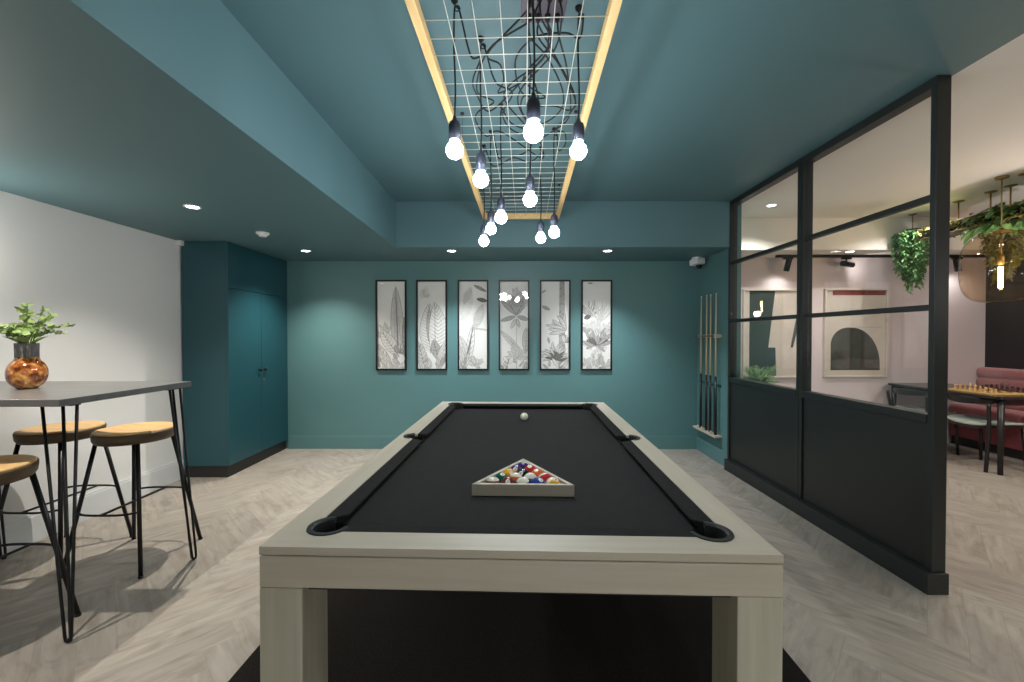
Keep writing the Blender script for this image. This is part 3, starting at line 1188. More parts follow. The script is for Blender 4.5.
def art6(d):
    d.leaf((0.15, 3.08), (0.38, 3.08), 0.06, 2, None)
    d.rosette((0.25, 1.86), 16, 0.62, 0.045, 20, 150, 2, None, 31)
    d.rosette((0.62, 1.62), 13, 0.82, 0.05, 50, 130, 1, None, 32)
    d.leaf((0.3, 1.9), (0.05, 1.82), 0.14, 3, 3)
    d.rosette((0.35, 1.35), 16, 0.5, 0.07, 0, 180, 1, 1, 33)
    d.rosette((0.8, 1.25), 14, 0.5, 0.07, 10, 170, 1, 1, 34)
    d.scrub(0.6, 1.4, 22, 6, 2)
    d.rosette((0.52, 0.84), 15, 0.62, 0.11, 10, 175, 2, 3, 35)
    d.rosette((0.52, 0.84), 9, 0.42, 0.09, 20, 160, 3, 3, 36)
    d.leaf((0.35, 0.2), (0.5, 0.72), 0.24, 0, 2, 5, 2)
    d.leaf((0.65, 0.2), (0.52, 0.74), 0.22, 0, 2, 5, 2)
    d.scrub(0.0, 0.5, 22, 7, 2)


PRINTS = [
    (391.5, art1, 'tall narrow framed ink print of one spear-shaped leaf, first from the left'),
    (432.0, art2, 'tall narrow framed ink print of two broad ribbed leaves side by side'),
    (473.2, art3, 'tall narrow framed ink print, mostly blank, with a stalk bent to the right'),
    (514.0, art4, 'tall narrow framed ink print of a big flower head above leafy stems'),
    (555.0, art5, 'tall narrow framed ink print of a straight palm trunk with leaf tufts'),
    (596.3, art6, 'tall narrow framed ink print of dense ferns and palm fronds, last on the right'),
]
for px, fn, lab in PRINTS:
    cx = (px - 513.0) * YF / 416.0
    zc = 1.3 + (336 - 325.2) * YF / 416.0
    t = thing('framed_print', lab, 'picture', (cx, YF, zc), group='row of six framed botanical prints')
    b = BM()
    d_, fw = 0.026, (PW - IW) / 2
    box(b, -PW / 2, -IW / 2, -d_, 0, -PHH / 2, PHH / 2)
    box(b, IW / 2, PW / 2, -d_, 0, -PHH / 2, PHH / 2)
    box(b, -IW / 2, IW / 2, -d_, 0, IH / 2, PHH / 2)
    box(b, -IW / 2, IW / 2, -d_, 0, -PHH / 2, -IH / 2)
    obj('picture_frame', b, M_BLACK, t, bevel=0.0015)
    d = Draw()
    fn(d)
    bm = d.bm
    for co, no in (((0, 0, 0), (-1, 0, 0)), ((1, 0, 0), (1, 0, 0)), ((0, 0, 0), (0, -1, 0)), ((0, TOP, 0), (0, 1, 0))):
        bmesh.ops.bisect_plane(bm, geom=bm.verts[:] + bm.edges[:] + bm.faces[:], plane_co=co, plane_no=no, clear_outer=True)
    for f in bm.faces:
        f.material_index += 1
    f = bm.faces.new([bm.verts.new(p) for p in ((0, 0, 0), (1, 0, 0), (1, TOP, 0), (0, TOP, 0))])
    f.material_index = 0
    for v in bm.verts:
        v.co = V((v.co.x - 0.5) * UN, -0.006 - v.co.z * 0.35, (v.co.y - TOP / 2) * UN)
    obj('art_print', bm, [M_PAPER, M_INK1, M_INK2, M_INK3, M_INK4], t, recalc=False)
    b = BM()
    box(b, -IW / 2 + 0.0005, IW / 2 - 0.0005, -0.0195, -0.0180, -IH / 2 + 0.0005, IH / 2 - 0.0005)
    obj('picture_glass', b, M_PGLASS, t)


# ------------------------------------------------------------------ cue rack and cues
def cue_rack():
    t = thing('cue_rack', 'pale wooden wall rack holding four cues on the teal side wall', 'cue rack', (XP, 4.46, 0))
    b = BM()
    box(b, -0.020, -0.0005, -0.24, 0.26, 1.285, 1.315)
    box(b, -0.070, -0.020, -0.245, -0.205, 1.280, 1.320)
    box(b, -0.032, -0.020, -0.205, 0.26, 1.290, 1.310)
    obj('top_rail', b, M_OAK, t, bevel=0.003)
    b = BM()
    tube(b, [(-0.060, -0.225, 1.300), (-0.060, 0.235, 1.300)], 0.005, 10)
    tube(b, [(-0.060, 0.235, 1.300), (-0.02, 0.235, 1.300)], 0.005, 10)
    o = obj('retaining_bar', b, M_BLACK, t)
    o['label'] = 'thin black retaining bar'
    b = BM()
    box(b, -0.075, -0.0005, -0.25, 0.27, 0.262, 0.284)
    for y in (-0.145, 0.055, 0.15):
        box(b, -0.075, -0.061, y - 0.012, y + 0.012, 0.284, 0.315)
    obj('bottom_tray', b, M_OAK, t, bevel=0.003)
    b = BM()
    box(b, -0.012, -0.0005, -0.23, 0.25, 0.78, 0.80)
    obj('middle_rail', b, M_CAB, t, bevel=0.002)


cue_rack()
for y, lab in ((4.605, 'two-tone pool cue farthest along the wall rack, by the room corner'), (4.475, 'two-tone pool cue second from the room corner in the wall rack'),
               (4.385, 'two-tone pool cue third from the room corner in the wall rack'), (4.270, 'two-tone pool cue nearest the glazed partition in the wall rack')):
    x = XP - 0.040
    t = thing('pool_cue', lab, 'pool cue', (x, y, 0.2845), group='pool cues in the wall rack')
    b = BM()
    tube(b, [(0, 0, 0.60), (0, 0, 1.0), (0, 0, 1.435)], [0.0098, 0.0080, 0.0052], 12)
    obj('shaft', b, M_CUELT, t)
    b = BM()
    tube(b, [(0, 0, 0.012), (0, 0, 0.3), (0, 0, 0.5995)], [0.0155, 0.0130, 0.0099], 12)
    obj('butt', b, M_CUEDK, t)
    b = BM()
    lathe(b, [(0, 0), (0.013, 0.0), (0.0155, 0.004), (0.0155, 0.0118), (0, 0.0118)], seg=14)
    obj('bumper', b, M_POCK, t)
    b = BM()
    tube(b, [(0, 0, 1.4352), (0, 0, 1.455)], 0.0052, 12)
    tube(b, [(0, 0, 1.4551), (0, 0, 1.462)], [0.005, 0.004], 12, mi=1)
    obj('tip', b, [M_TRIMW, mat('cue_tip_blue', (70, 90, 130), 0.8)], t)


# ------------------------------------------------------------------ wire-mesh ceiling frame with pendant bulbs
FZ = 2.36
FR = math.radians(-1.66)


def fx(y):            # centre line of the frame
    return -0.0370 + 0.029 * y


def light_frame():
    yc = 2.33
    t = thing('ceiling_mesh_frame', 'long pine-edged wire mesh frame hung below the teal ceiling', 'ceiling frame', (fx(yc), yc, FZ), FR)
    hw, hl, rw, rh = 0.345, 1.47, 0.032, 0.045
    for sx in (-1, 1):
        x0, x1 = sorted((sx * hw, sx * (hw - rw)))
        part_box('side_batten', t, M_PINE, x0, x1, -hl, hl, 0, rh, 0.002)
    for sy in (-1, 1):
        y0, y1 = sorted((sy * hl, sy * (hl - rw)))
        part_box('end_batten', t, M_PINE, -hw + rw, hw - rw, y0, y1, 0, rh, 0.002)
    b = BM()
    iw = hw - rw
    cell = 2 * iw / 7
    rw_ = 0.0016
    for i in range(1, 7):
        x = -iw + cell * i
        tube(b, [(x, -hl + rw - 0.004, 0.012), (x, hl - rw + 0.004, 0.012)], rw_, 6)
    n = int((2 * (hl - rw)) / cell)
    for i in range(1, n + 1):
        y = hl - rw - cell * i - 0.022
        tube(b, [(-iw - 0.004, y, 0.0155), (iw + 0.004, y, 0.0155)], rw_, 6)
    obj('wire_mesh', b, M_WIRE, t)
    for sx in (-1, 1):
        for y in (-hl * 0.72, 0.1, hl * 0.86):
            b = BM()
            tube(b, [(sx * (hw - rw / 2), y, rh), (sx * (hw - rw / 2), y, ZC - FZ - 0.012)], 0.0012, 6)
            lathe(b, [(0, ZC - FZ - 0.012), (0.011, ZC - FZ - 0.012), (0.012, ZC - FZ), (0, ZC - FZ)], (sx * (hw - rw / 2), y, 0), 14)
            obj('hanger', b, M_HOLD, t)


light_frame()

# ceiling supply box
BX = V(0.115, 1.57, 0)
t = thing('ceiling_supply_box', 'dark grey supply box on the ceiling feeding the bulb cables', 'junction box', (BX.x, BX.y, ZC))
b = BM()
box(b, -0.085, 0.085, -0.09, 0.09, -0.065, 0.0)
obj('enclosure', b, M_BOX, t, bevel=0.004)
for x in (-0.055, -0.018, 0.018, 0.055):
    for y in (-0.05, 0.045):
        b = BM()
        lathe(b, [(0.011, -0.0655), (0.010, -0.085), (0.006, -0.092), (0.0, -0.092)], (x, y, 0), 12)
        obj('cable_gland', b, M_CABLE, t)

PEND = [  # px, py of bulb centre, depth, label
    (533.3, 131.5, 1.40, 'lit bare-bulb pendant hanging nearest the viewer and looking largest, in the middle of the mesh'),
    (455.0, 149.5, 1.62, 'lit bare-bulb pendant hanging by the left batten, leftmost of all'),
    (578.0, 150.5, 1.66, 'lit bare-bulb pendant hanging by the right batten, rightmost of all'),
    (481.0, 179.0, 1.83, 'lit bare-bulb pendant just inside the left batten, second from the left side'),
    (530.0, 199.0, 2.05, 'lit bare-bulb pendant straight behind the nearest and largest bulb'),
    (501.0, 217.0, 2.35, 'lit bare-bulb pendant, topmost of the diagonal three at the far left'),
    (491.0, 228.5, 2.65, 'lit bare-bulb pendant, middle one of the diagonal three at the far left'),
    (484.0, 240.5, 2.85, 'lit bare-bulb pendant, lowest of the diagonal three at the far left'),
    (540.7, 237.5, 2.88, 'lit bare-bulb pendant, lower left of the far right pair'),
    (554.0, 232.0, 2.62, 'lit bare-bulb pendant, upper right of the far right pair'),
]
rp_ = random.Random(21)
LAID = []
for i, (px, py, dep, lab) in enumerate(PEND):
    x = (px - 513.0) * dep / 416.0
    z = 1.3 + (336.0 - py) * dep / 416.0
    t = thing('bulb_pendant', lab, 'pendant lamp', (x, dep, z), group='bare bulb pendants under the wire mesh')
    b = BM()
    prof = [(0.0, -0.040)]
    for k in range(1, 11):
        a = -PI / 2 + k * (PI * 0.80) / 10
        prof.append((0.033 * math.cos(a), -0.007 + 0.033 * math.sin(a)))
    prof += [(0.0185, 0.029), (0.0, 0.029)]
    lathe(b, prof, seg=24)
    obj('bulb', b, M_BULB, t)
    b = BM()
    lathe(b, [(0.0, 0.0305), (0.020, 0.0295), (0.0235, 0.033), (0.0235, 0.084), (0.020, 0.099), (0.010, 0.108), (0.005, 0.126), (0.0, 0.126)], seg=24)
    obj('lampholder', b, M_HOLD, t)
    # cable: straight up through the mesh to a ceiling hook, sagging back in loose loops
    # over the mesh and on to the supply box
    zm = FZ - z
    zc_ = ZC - z
    gx = (-0.055, -0.018, 0.018, 0.055)[i % 4]
    gy = (-0.05, 0.045)[(i // 4) % 2]
    end = V(BX.x - x + gx, BX.y - dep + gy, zc_ - 0.088)
    best = None
    for attempt in range(200):
        P = [V(0, 0, 0.125), V(0.003, 0, (zm + 0.125) / 2), V(-0.002, 0, zm + 0.06), V(0, 0, zc_ - 0.040), V(0.012, 0.006, zc_ - 0.030), V(0.020, 0.012, zc_ - 0.045)]
        cx_ = fx(dep) + rp_.uniform(-0.22, 0.22) - x
        cy_ = min(max(dep, 1.65), 2.3) + rp_.uniform(-0.05, 0.35) - dep
        lay = zm + 0.026 + rp_.uniform(0, 0.11)
        P.append(V(0.030 + 0.15 * cx_, 0.03 + 0.15 * cy_, lay + 0.03))
        r0 = rp_.uniform(0.08, 0.18)
        a0 = math.atan2(-cy_, -cx_)
        turns = rp_.choice((0.3, 0.45, 0.6)) * rp_.choice((-1, 1))
        m_ = max(3, int(abs(turns) * 8))
        for q in range(m_ + 1):
            an = a0 + turns * 2 * PI * q / m_
            P.append(V(cx_ + r0 * math.cos(an) * 0.8, cy_ + r0 * 1.4 * math.sin(an), lay + 0.012 * math.sin(3.1 * q + i)))
        P.append(P[-1].lerp(end, 0.35) + V(rp_.uniform(-.14, .14), rp_.uniform(-.1, .1), -0.04))
        P.append(P[-1].lerp(end, 0.6) + V(rp_.uniform(-.08, .08), 0, -0.03))
        P.append(end + V(rp_.uniform(-.012, .012), rp_.uniform(0, .02), -0.055))
        P.append(end)
        lim = 0.285
        for p in P[6:]:
            c = fx(p.y + dep) - x
            p.x = max(c - lim, min(c + lim, p.x))
            p.z = max(zm + 0.026, min(p.z, zc_ - 0.02))
        S = smoothpath(P, 7)
        dense = []
        for p, q_ in zip(S, S[1:]):
            n_ = max(1, int((q_ - p).length / 0.005))
            dense += [p.lerp(q_, k_ / n_) for k_ in range(n_)]
        D = np.array([(p.x + x, p.y + dep, p.z + z) for p in dense])
        gap_ = min([float(np.sqrt(((D[:, None, :] - E[None, :, :]) ** 2).sum(-1)).min()) for E in LAID] + [1.0])
        # keep clear of the other pendants' holders and hooks too
        for j, (qx, qy, qd, _l) in enumerate(PEND):
            if j != i:
                jx, jz = (qx - 513.0) * qd / 416.0, 1.3 + (336.0 - qy) * qd / 416.0
                dx_ = np.hypot(D[:, 0] - jx, D[:, 1] - qd)
                gap_ = min(gap_, float(dx_[D[:, 2] > jz + 0.10].min()) if (D[:, 2] > jz + 0.10).any() else 1.0)
        if best is None or gap_ > best[0]:
            best = (gap_, P, D)
        if gap_ > 0.0115:
            break
    P = best[1]
    LAID.append(best[2])
    b = BM()
    tube(b, smoothpath(P, 7), 0.0036, 7)
    obj('cable', b, M_CABLE, t)
    b = BM()
    lathe(b, [(0, 0), (0.014, 0.0), (0.013, -0.010), (0.006, -0.016), (0.004, -0.022), (0.0, -0.022)], seg=16)
    tube(b, [(0.010 + 0.011 * math.cos(a), 0.005, -0.032 + 0.011 * math.sin(a)) for a in [PI / 2 + 0.6 - q * PI * 1.6 / 9 for q in range(10)]], 0.0022, 6)
    o = obj('ceiling_hook', b, M_CABLE, loc=(x, dep, ZC))
    tag(o, 'small black ceiling hook carrying a bulb cable above the wire mesh', 'hook', 'cable hooks above the wire mesh')


# ------------------------------------------------------------------ bar table
TZ = 1.036


def bar_table():
    x0, x1, y0, y1 = XL + 0.02, -1.880, 1.716, 2.425
    cx, cy = (x0 + x1) / 2, (y0 + y1) / 2
    t = thing('bar_table', 'high grey-topped bar table on black hairpin legs against the pale wall', 'bar table', (cx, cy, 0))
    b = BM()
    box(b, x0 - cx, x1 - cx, y0 - cy, y1 - cy, TZ - 0.030, TZ)
    obj('table_top', b, M_CONC, t, bevel=0.002)
    for sx in (-1, 1):
        for sy in (-1, 1):
            ex = (x1 - cx) * sx
            ey = (y1 - cy) * sy
            b = BM()
            # mounting points measured from the corner (inward positive), then the foot
            if sy < 0:
                offs, fo = ((0.006, 0.076), (0.158, 0.076), (0.052, 0.062)), (0.002, 0.024)
            else:
                offs, fo = ((0.008, 0.075), (0.045, 0.080), (0.012, 0.140)), (-0.028, 0.032)
            if sx < 0:
                fo = (0.05, fo[1])
            zt = TZ - 0.034
            tops = [V(ex - a_ * sx, ey - b_ * sy, zt) for a_, b_ in offs]
            foot = V(ex - fo[0] * sx, ey - fo[1] * sy, 0.0)
            c = (tops[0] + tops[1] + tops[2]) / 3
            # two rods form a U at the floor, the third rod braces them
            off = V(0.016, 0.004 * sy, 0)
            P = [tops[0], foot + V(0.014 * sx, 0, 0.03), foot + V(0.011 * sx, 0, 0.012), foot + V(0.0, 0, 0.006), foot + V(-0.011 * sx, 0, 0.012), foot + V(-0.014 * sx, 0, 0.03), tops[1]]
            tube(b, P, 0.006, 8)
            tube(b, [tops[2], foot + V(0, -0.010 * sy, 0.02), foot + V(0, 0.0, 0.006)], 0.006, 8)
            xs_, ys_ = [p.x for p in tops], [p.y for p in tops]
            xa, xb, ya, yb = min(xs_) - 0.012, max(xs_) + 0.005, min(ys_) - 0.012, max(ys_) + 0.012
            box(b, xa, xb, ya, yb, TZ - 0.0345, TZ - 0.0302)
            obj('hairpin_leg', b, M_BLACK, t)


bar_table()


# ------------------------------------------------------------------ bar stools
def bar_stool(label):
    t = thing('bar_stool', label, 'bar stool', group='round bar stools at the bar table')
    R, z1 = 0.188, 0.762
    b = BM()
    lathe(b, [(0.0, z1 - 0.014), (0.06, z1 - 0.013), (0.12, z1 - 0.007), (0.165, z1 - 0.0005), (0.178, z1), (0.184, z1 - 0.003), (0.184, z1 - 0.012), (0.0, z1 - 0.024)], seg=48)
    obj('seat', b, M_CORK, t)
    b = BM()
    lathe(b, [(0.0, z1 - 0.0245), (0.1845, z1 - 0.0125), (0.188, z1 - 0.008), (0.190, z1 - 0.016), (0.186, z1 - 0.050), (0.176, z1 - 0.066), (0.12, z1 - 0.070), (0.0, z1 - 0.070)], seg=48)
    o = obj('seat_shell', b, M_WALN, t)
    o['label'] = 'dark brown seat underside'
    zt = z1 - 0.062
    top, bot = 0.118, 0.213
    leg = []
    for sx in (-1, 1):
        for sy in (-1, 1):
            b = BM()
            p0, p1 = V(sx * top, sy * top, zt), V(sx * bot, sy * bot, 0.006)
            tube(b, [p0, p1], 0.0105, 12)
            lathe(b, [(0.0, 0.0), (0.0125, 0.0), (0.0125, 0.010), (0.0, 0.010)], (sx * bot, sy * bot, 0), 12)
            obj('leg', b, M_BLACK, t)
    zf = 0.335
    q = top + (bot - top) * (zt - zf) / zt
    for sy in (-1, 1):
        b = BM()
        pts = []
        for k in range(13):
            u = -1 + 2 * k / 12
            pts.append((u * q, sy * (q + 0.045 * (1 - u ** 4)), zf))
        tube(b, pts, 0.0062, 8)
        obj('foot_rest', b, M_BLACK, t)
    b = BM()
    tube(b, [(0, -q - 0.045, zf), (0, q + 0.045, zf)], 0.0062, 8)
    obj('cross_bar', b, M_BLACK, t)
    return t


s0 = bar_stool('round tan bar stool at the table corner nearest the teal cupboard')
s0.location = (-2.215, 2.430, 0)
dup(s0, (-2.680, 2.460, 0), 0.0, 'round tan bar stool behind the table, closest to the pale wall')
dup(s0, (-2.235, 1.700, 0), 0.0, 'round tan bar stool on the near side, cut by the photo\'s left edge')


# ------------------------------------------------------------------ vase with eucalyptus
def vase():
    p = V(-2.432, 2.075, TZ)
    t = thing('vase', 'round amber mottled vase with a grey neck on the bar table', 'vase', p)
    b = BM()
    prof = [(0.0, 0.0), (0.034, 0.0005)]
    for k in range(1, 16):
        a = -PI / 2 + 0.55 + k * (PI - 1.05) / 16
        prof.append((0.073 * math.cos(a) ** 0.8, 0.077 + 0.079 * math.sin(a)))
    prof += [(0.043, 0.154), (0.041, 0.157), (0.036, 0.155), (0.0, 0.150)]
    lathe(b, prof, seg=40)
    obj('vase_body', b, M_AMBER, t)
    b = BM()
    seg = 72
    rings = []
    for r, z in ((0.041, 0.157), (0.041, 0.190), (0.042, 0.228), (0.0405, 0.2285), (0.038, 0.19), (0.037, 0.159)):
        rings.append([b.verts.new(((r + (0.0011 if k % 2 else 0)) * math.cos(2 * PI * k / seg), (r + (0.0011 if k % 2 else 0)) * math.sin(2 * PI * k / seg), z)) for k in range(seg)])
    for A, B in zip(rings, rings[1:]):
        for k in range(seg):
            f = b.faces.new((A[k], A[(k + 1) % seg], B[(k + 1) % seg], B[k]))
    o = obj('vase_neck', b, M_SMOKED, t)
    o['label'] = 'grey ribbed neck'
    # foliage
    e = thing('leaf_bouquet', 'sprigs of small round green leaves standing in the amber vase', 'cut foliage', (p.x, p.y, TZ + 0.165))
    bs, bl = BM(), BM()
    r = random.Random(6)
    for s in range(17):
        a = r.uniform(0, 2 * PI)
        out = r.uniform(0.04, 0.20)
        h = r.uniform(0.15, 0.265) - out * 0.35
        tip = V(math.cos(a) * out, math.sin(a) * out * 0.8, h)
        base = V(math.cos(a) * 0.012, math.sin(a) * 0.012, 0.0)
        mid = V(math.cos(a) * 0.025, math.sin(a) * 0.025, 0.085)
        pts = smoothpath([base, mid, (mid + tip) / 2 + V(0, 0, 0.02), tip], 5)
        tube(bs, pts, 0.0016, 6)
        for k in range(6, len(pts)):
            for sgn in (-1, 1):
                if r.random() < 0.30:
                    continue
                d = (pts[k] - pts[k - 1]).normalized()
                sd = d.cross(V(0, 0, 1))
                sd = sd.normalized() if sd.length > 0.05 else V(1, 0, 0)
                dr = (sd * sgn + d * 0.5 + V(r.uniform(-.5, .5), r.uniform(-.5, .5), r.uniform(-.2, .5))).normalized()
                leaf(bl, pts[k], dr, V(r.uniform(-.6, .6), -0.9 + r.uniform(-.5, .5), r.uniform(0.2, 1)), r.uniform(0.024, 0.034), r.uniform(0.024, 0.032), 0.1, fold=0.1)
    for a in (0.3, 1.9, 3.2, 4.4, 5.3, 2.6):
        dr = V(math.cos(a), math.sin(a), 0.85)
        leaf(bl, V(math.cos(a) * 0.02, math.sin(a) * 0.02, 0.055), dr, V(-dr.x, -dr.y, 1), 0.085, 0.040, 0.15)
    obj('stems', bs, M_STEM, e)
    obj('leaves', bl, M_GREEN1, e, recalc=False)


vase()


# ------------------------------------------------------------------ glazed partition
def partition():
    t = thing('glazed_partition', 'black-framed glazed partition with solid lower panels on the right', 'partition', (XP - 0.006, (YPE + YPN) / 2, 0), 0.010)
    oy = (YPE + YPN) / 2
    x0, x1 = -0.012, 0.060

    def pb(n, m, a0, a1, y0, y1, z0, z1, bv=0.0025):
        b = BM()
        box(b, a0, a1, y0 - oy, y1 - oy, z0, z1)
        return obj(n, b, m, t, bevel=bv)
    ym0, ym1 = 3.030, 3.092
    sill0, sill1 = 0.855, 0.900
    tr = (1.445, 2.003)
    hd = 2.55
    ztop = ZC - 0.001
    pb('post', M_FRAME, x0, x1, YPN, YPN + 0.032, 0.106, ztop)
    b = BM()
    box(b, x0, x1, ym0 - oy, (ym0 + ym1) / 2 - 0.002 - oy, 0.106, ztop)
    box(b, x0, x1, (ym0 + ym1) / 2 + 0.002 - oy, ym1 - oy, 0.106, ztop)
    obj('post', b, M_FRAME, t, bevel=0.0025)
    pb('post', M_FRAME, x0, x1, YPE - 0.034, YPE - 0.003, 0.106, ztop)
    pb('plinth', M_FRAME, -0.046, x1 + 0.004, YPN - 0.014, YPE - 0.013, 0.0, 0.106)
    for a, c in ((YPN + 0.032, ym0), (ym1, YPE - 0.034)):
        pb('head_rail', M_FRAME, x0, x1, a, c, hd, ztop)
        pb('sill_rail', M_FRAME, x0 - 0.004, x1, a, c, sill0, sill1)
        pb('lower_panel', M_PANEL, x0 + 0.012, x1 - 0.012, a, c, 0.106, sill0)
        for z in tr:
            pb('glazing_bar', M_FRAME, x0 + 0.004, x1 - 0.026, a, c, z - 0.015, z + 0.015)
        zz = [sill1, tr[0] - 0.015, tr[0] + 0.015, tr[1] - 0.015, tr[1] + 0.015, hd]
        for i in (0, 2, 4):
            pb('glass_pane', M_GLASS, 0.008, 0.016, a, c, zz[i], zz[i + 1], 0.0)


partition()


# ------------------------------------------------------------------ plant behind the partition
def planter():
    p = V(2.275, 3.93, 0)
    t = thing('leafy_planter', 'bushy bright green plant in a tall box just behind the far partition pane', 'potted plant', p)
    b = BM()
    box(b, -0.075, 0.13, -0.20, 0.11, 0.0, 0.76)
    obj('planter_box', b, M_FRAME, t, bevel=0.006)
    b = BM()
    box(b, -0.065, 0.12, -0.19, 0.10, 0.7605, 0.772)
    obj('soil', b, mat('dark_soil', (46, 36, 28), 0.95, bump=0.8, bscale=120), t)
    bl = BM()
    r = random.Random(9)
    for k in range(70):
        a = r.uniform(0, 2 * PI)
        base = V(r.uniform(-.05, .06), r.uniform(-.16, .06), 0.77)
        out = r.uniform(0.06, 0.19)
        tip = base + V(math.cos(a) * out * 0.7, math.sin(a) * out, r.uniform(0.12, 0.25))
        pts = smoothpath([base, base.lerp(tip, 0.5) + V(0, 0, 0.04), tip], 5)
        tube(bl, pts, 0.0013, 5)
        for q in range(3, len(pts)):
            for s in (-1, 1):
                d = (pts[q] - pts[q - 1]).normalized()
                sd = d.cross(V(0, 0, 1)).normalized()
                leaf(bl, pts[q], sd * s + d * 0.7, V(0, 0, 1), r.uniform(0.03, 0.055), 0.013, 0.3)
    for v in bl.verts:
        v.co.x = max(v.co.x, -0.080)
        v.co.y = min(v.co.y, 0.12)
    obj('foliage', bl, M_GREEN4, t, recalc=False)


planter()


# ------------------------------------------------------------------ pictures in the second room
def cafe_picture(x0, x1, z0, z1, label, fn):
    cx, cz = (x0 + x1) / 2, (z0 + z1) / 2
    w_, h_ = x1 - x0, z1 - z0
    t = thing('abstract_picture', label, 'picture', (cx, YF2, cz), group='large framed abstracts on the pink wall')
    b = BM()
    f_ = 0.018
    box(b, -w_ / 2, -w_ / 2 + f_, -0.035, 0, -h_ / 2, h_ / 2)
    box(b, w_ / 2 - f_, w_ / 2, -0.035, 0, -h_ / 2, h_ / 2)
    box(b, -w_ / 2 + f_, w_ / 2 - f_, -0.035, 0, h_ / 2 - f_, h_ / 2)
    box(b, -w_ / 2 + f_, w_ / 2 - f_, -0.035, 0, -h_ / 2, -h_ / 2 + f_)
    obj('picture_frame', b, M_ARTFR, t, bevel=0.002)
    b = BM()
    iw, ih = w_ / 2 - f_, h_ / 2 - f_
    b.faces.new([b.verts.new(p) for p in ((-iw, -0.010, -ih), (iw, -0.010, -ih), (iw, -0.010, ih), (-iw, -0.010, ih))])
    for i, (poly, mi) in enumerate(fn):
        f = b.faces.new([b.verts.new((-w_ / 2 + u * w_, -0.0104 - 0.0003 * i, -h_ / 2 + v * h_)) for u, v in poly])
        f.material_index = mi
    obj('art_print', b, [M_ARTBG, M_ARTGRN, M_ARTOLV, M_ARTRED, M_INK3], t, recalc=False)
    b = BM()
    box(b, -iw, iw, -0.026, -0.024, -ih, ih)
    obj('picture_glass', b, M_PGLASS, t)


k = YF2 / 416.0


def pxx(px):
    return (px - 513) * k


def pzz(py):
    return 1.3 + (336 - py) * k


X0, X1, Z0, Z1 = pxx(741.5), pxx(806), pzz(377.5), pzz(289.5)


def uv(px, py, X0, X1, Z0, Z1):
    return ((pxx(px) - X0) / (X1 - X0), (pzz(py) - Z0) / (Z1 - Z0))


A = lambda *ps: [uv(px, py, X0, X1, Z0, Z1) for px, py in ps]
cafe_picture(X0, X1, Z0, Z1, 'large framed abstract with a dark green block, behind the far panes',
             [(A((748.5, 290.8), (774, 290.8), (767.5, 347.5), (774.5, 347.5), (775.5, 375.5), (748.5, 375.5)), 1),
              (A((800, 290.8), (806, 290.8), (792, 347.5), (789.5, 347.5)), 1)])
X0, X1, Z0, Z1 = pxx(822.5), pxx(885), pzz(377), pzz(289)
dome = []
for q in range(0, 13):
    a = PI - q * PI / 24
    dome.append((847 + 17.5 * math.cos(a), 344.5 - 17 * math.sin(a)))
for q in range(1, 13):
    a = PI / 2 - q * PI / 24
    dome.append((850 + 28.5 * math.cos(a), 364 - 36.5 * math.sin(a)))
dome += [(878.5, 370), (829.5, 370)]
cafe_picture(X0, X1, Z0, Z1, 'large framed abstract with a dark dome and a brick red bar, behind the near panes',
             [(A((831, 290.6), (883.5, 290.6), (883.5, 295.5), (831, 295.5)), 3),
              (A(*dome), 2),
              (A((855, 327), (880, 327), (880, 327.5), (855, 327.5)), 4)])


# ------------------------------------------------------------------ track and track spots
ZT = 2.25
YT = 4.90
t = thing('track_rail', 'long black lighting track fixed under the low cream soffit', 'lighting track', ((3.1 + 5.58) / 2, YT, ZT))
b = BM()
box(b, -1.24, 1.24, -0.017, 0.017, -0.030, 0.0)
obj('track_profile', b, M_BLACK, t, bevel=0.002)
for sx in (-1, 1):
    b = BM()
    xa, xb = sorted((sx * 1.24, sx * 1.252))
    box(b, xa, xb, -0.018, 0.018, -0.031, 0.0)
    obj('end_cap', b, M_BLACK, t, bevel=0.002)
for px, tgt, lab in ((787, (3.15, YF2, 1.4), 'black track spotlight in front of the dark green abstract, left end of the track'),
                     (845, (4.35, YF2, 1.45), 'black track spotlight aimed sideways above the dome picture'),
                     (955, (5.55, YF2, 1.3), 'black track spotlight right of the partition post, tilted down')):
    x = (px - 513) * YT / 416
    t = thing('track_spotlight', lab, 'spotlight', (x, YT, ZT - 0.030), group='spotlights on the black lighting track')
    b = BM()
    box(b, -0.055, 0.055, -0.014, 0.014, -0.020, 0.0)
    tube(b, [(0, 0, -0.02), (0, 0, -0.055)], 0.008, 10)
    obj('adapter', b, M_BLACK, t, bevel=0.001)
    pos = V(0, 0, -0.075)
    d = (Vector(tgt) - V(x, YT, ZT - 0.105))
    if px == 845:
        d = V(0.9, 0.10, -0.12)
    d.normalize()
    Mx = Matrix.Translation(pos) @ d.to_track_quat('Z', 'Y').to_matrix().to_4x4()
    b = BM()
    lathe(b, [(0, -0.06), (0.029, -0.06), (0.031, -0.055), (0.031, 0.085), (0.027, 0.085), (0.026, 0.06), (0, 0.06)], seg=24, M=Mx)
    hd_ = obj('barrel', b, M_BLACK, t)
    b = BM()
    lathe(b, [(0, 0.0605), (0.025, 0.0605), (0.025, 0.063), (0, 0.063)], seg=20, M=Mx)
    obj('lens', b, M_LENS, hd_)
    lp = pos + d * 0.10
    s = spot('track_lamp', lp, W_TRACK, NEUT, 150, 1.0, parent=t, radius=0.02)
    s.rotation_euler = d.to_track_quat('-Z', 'Y').to_euler()


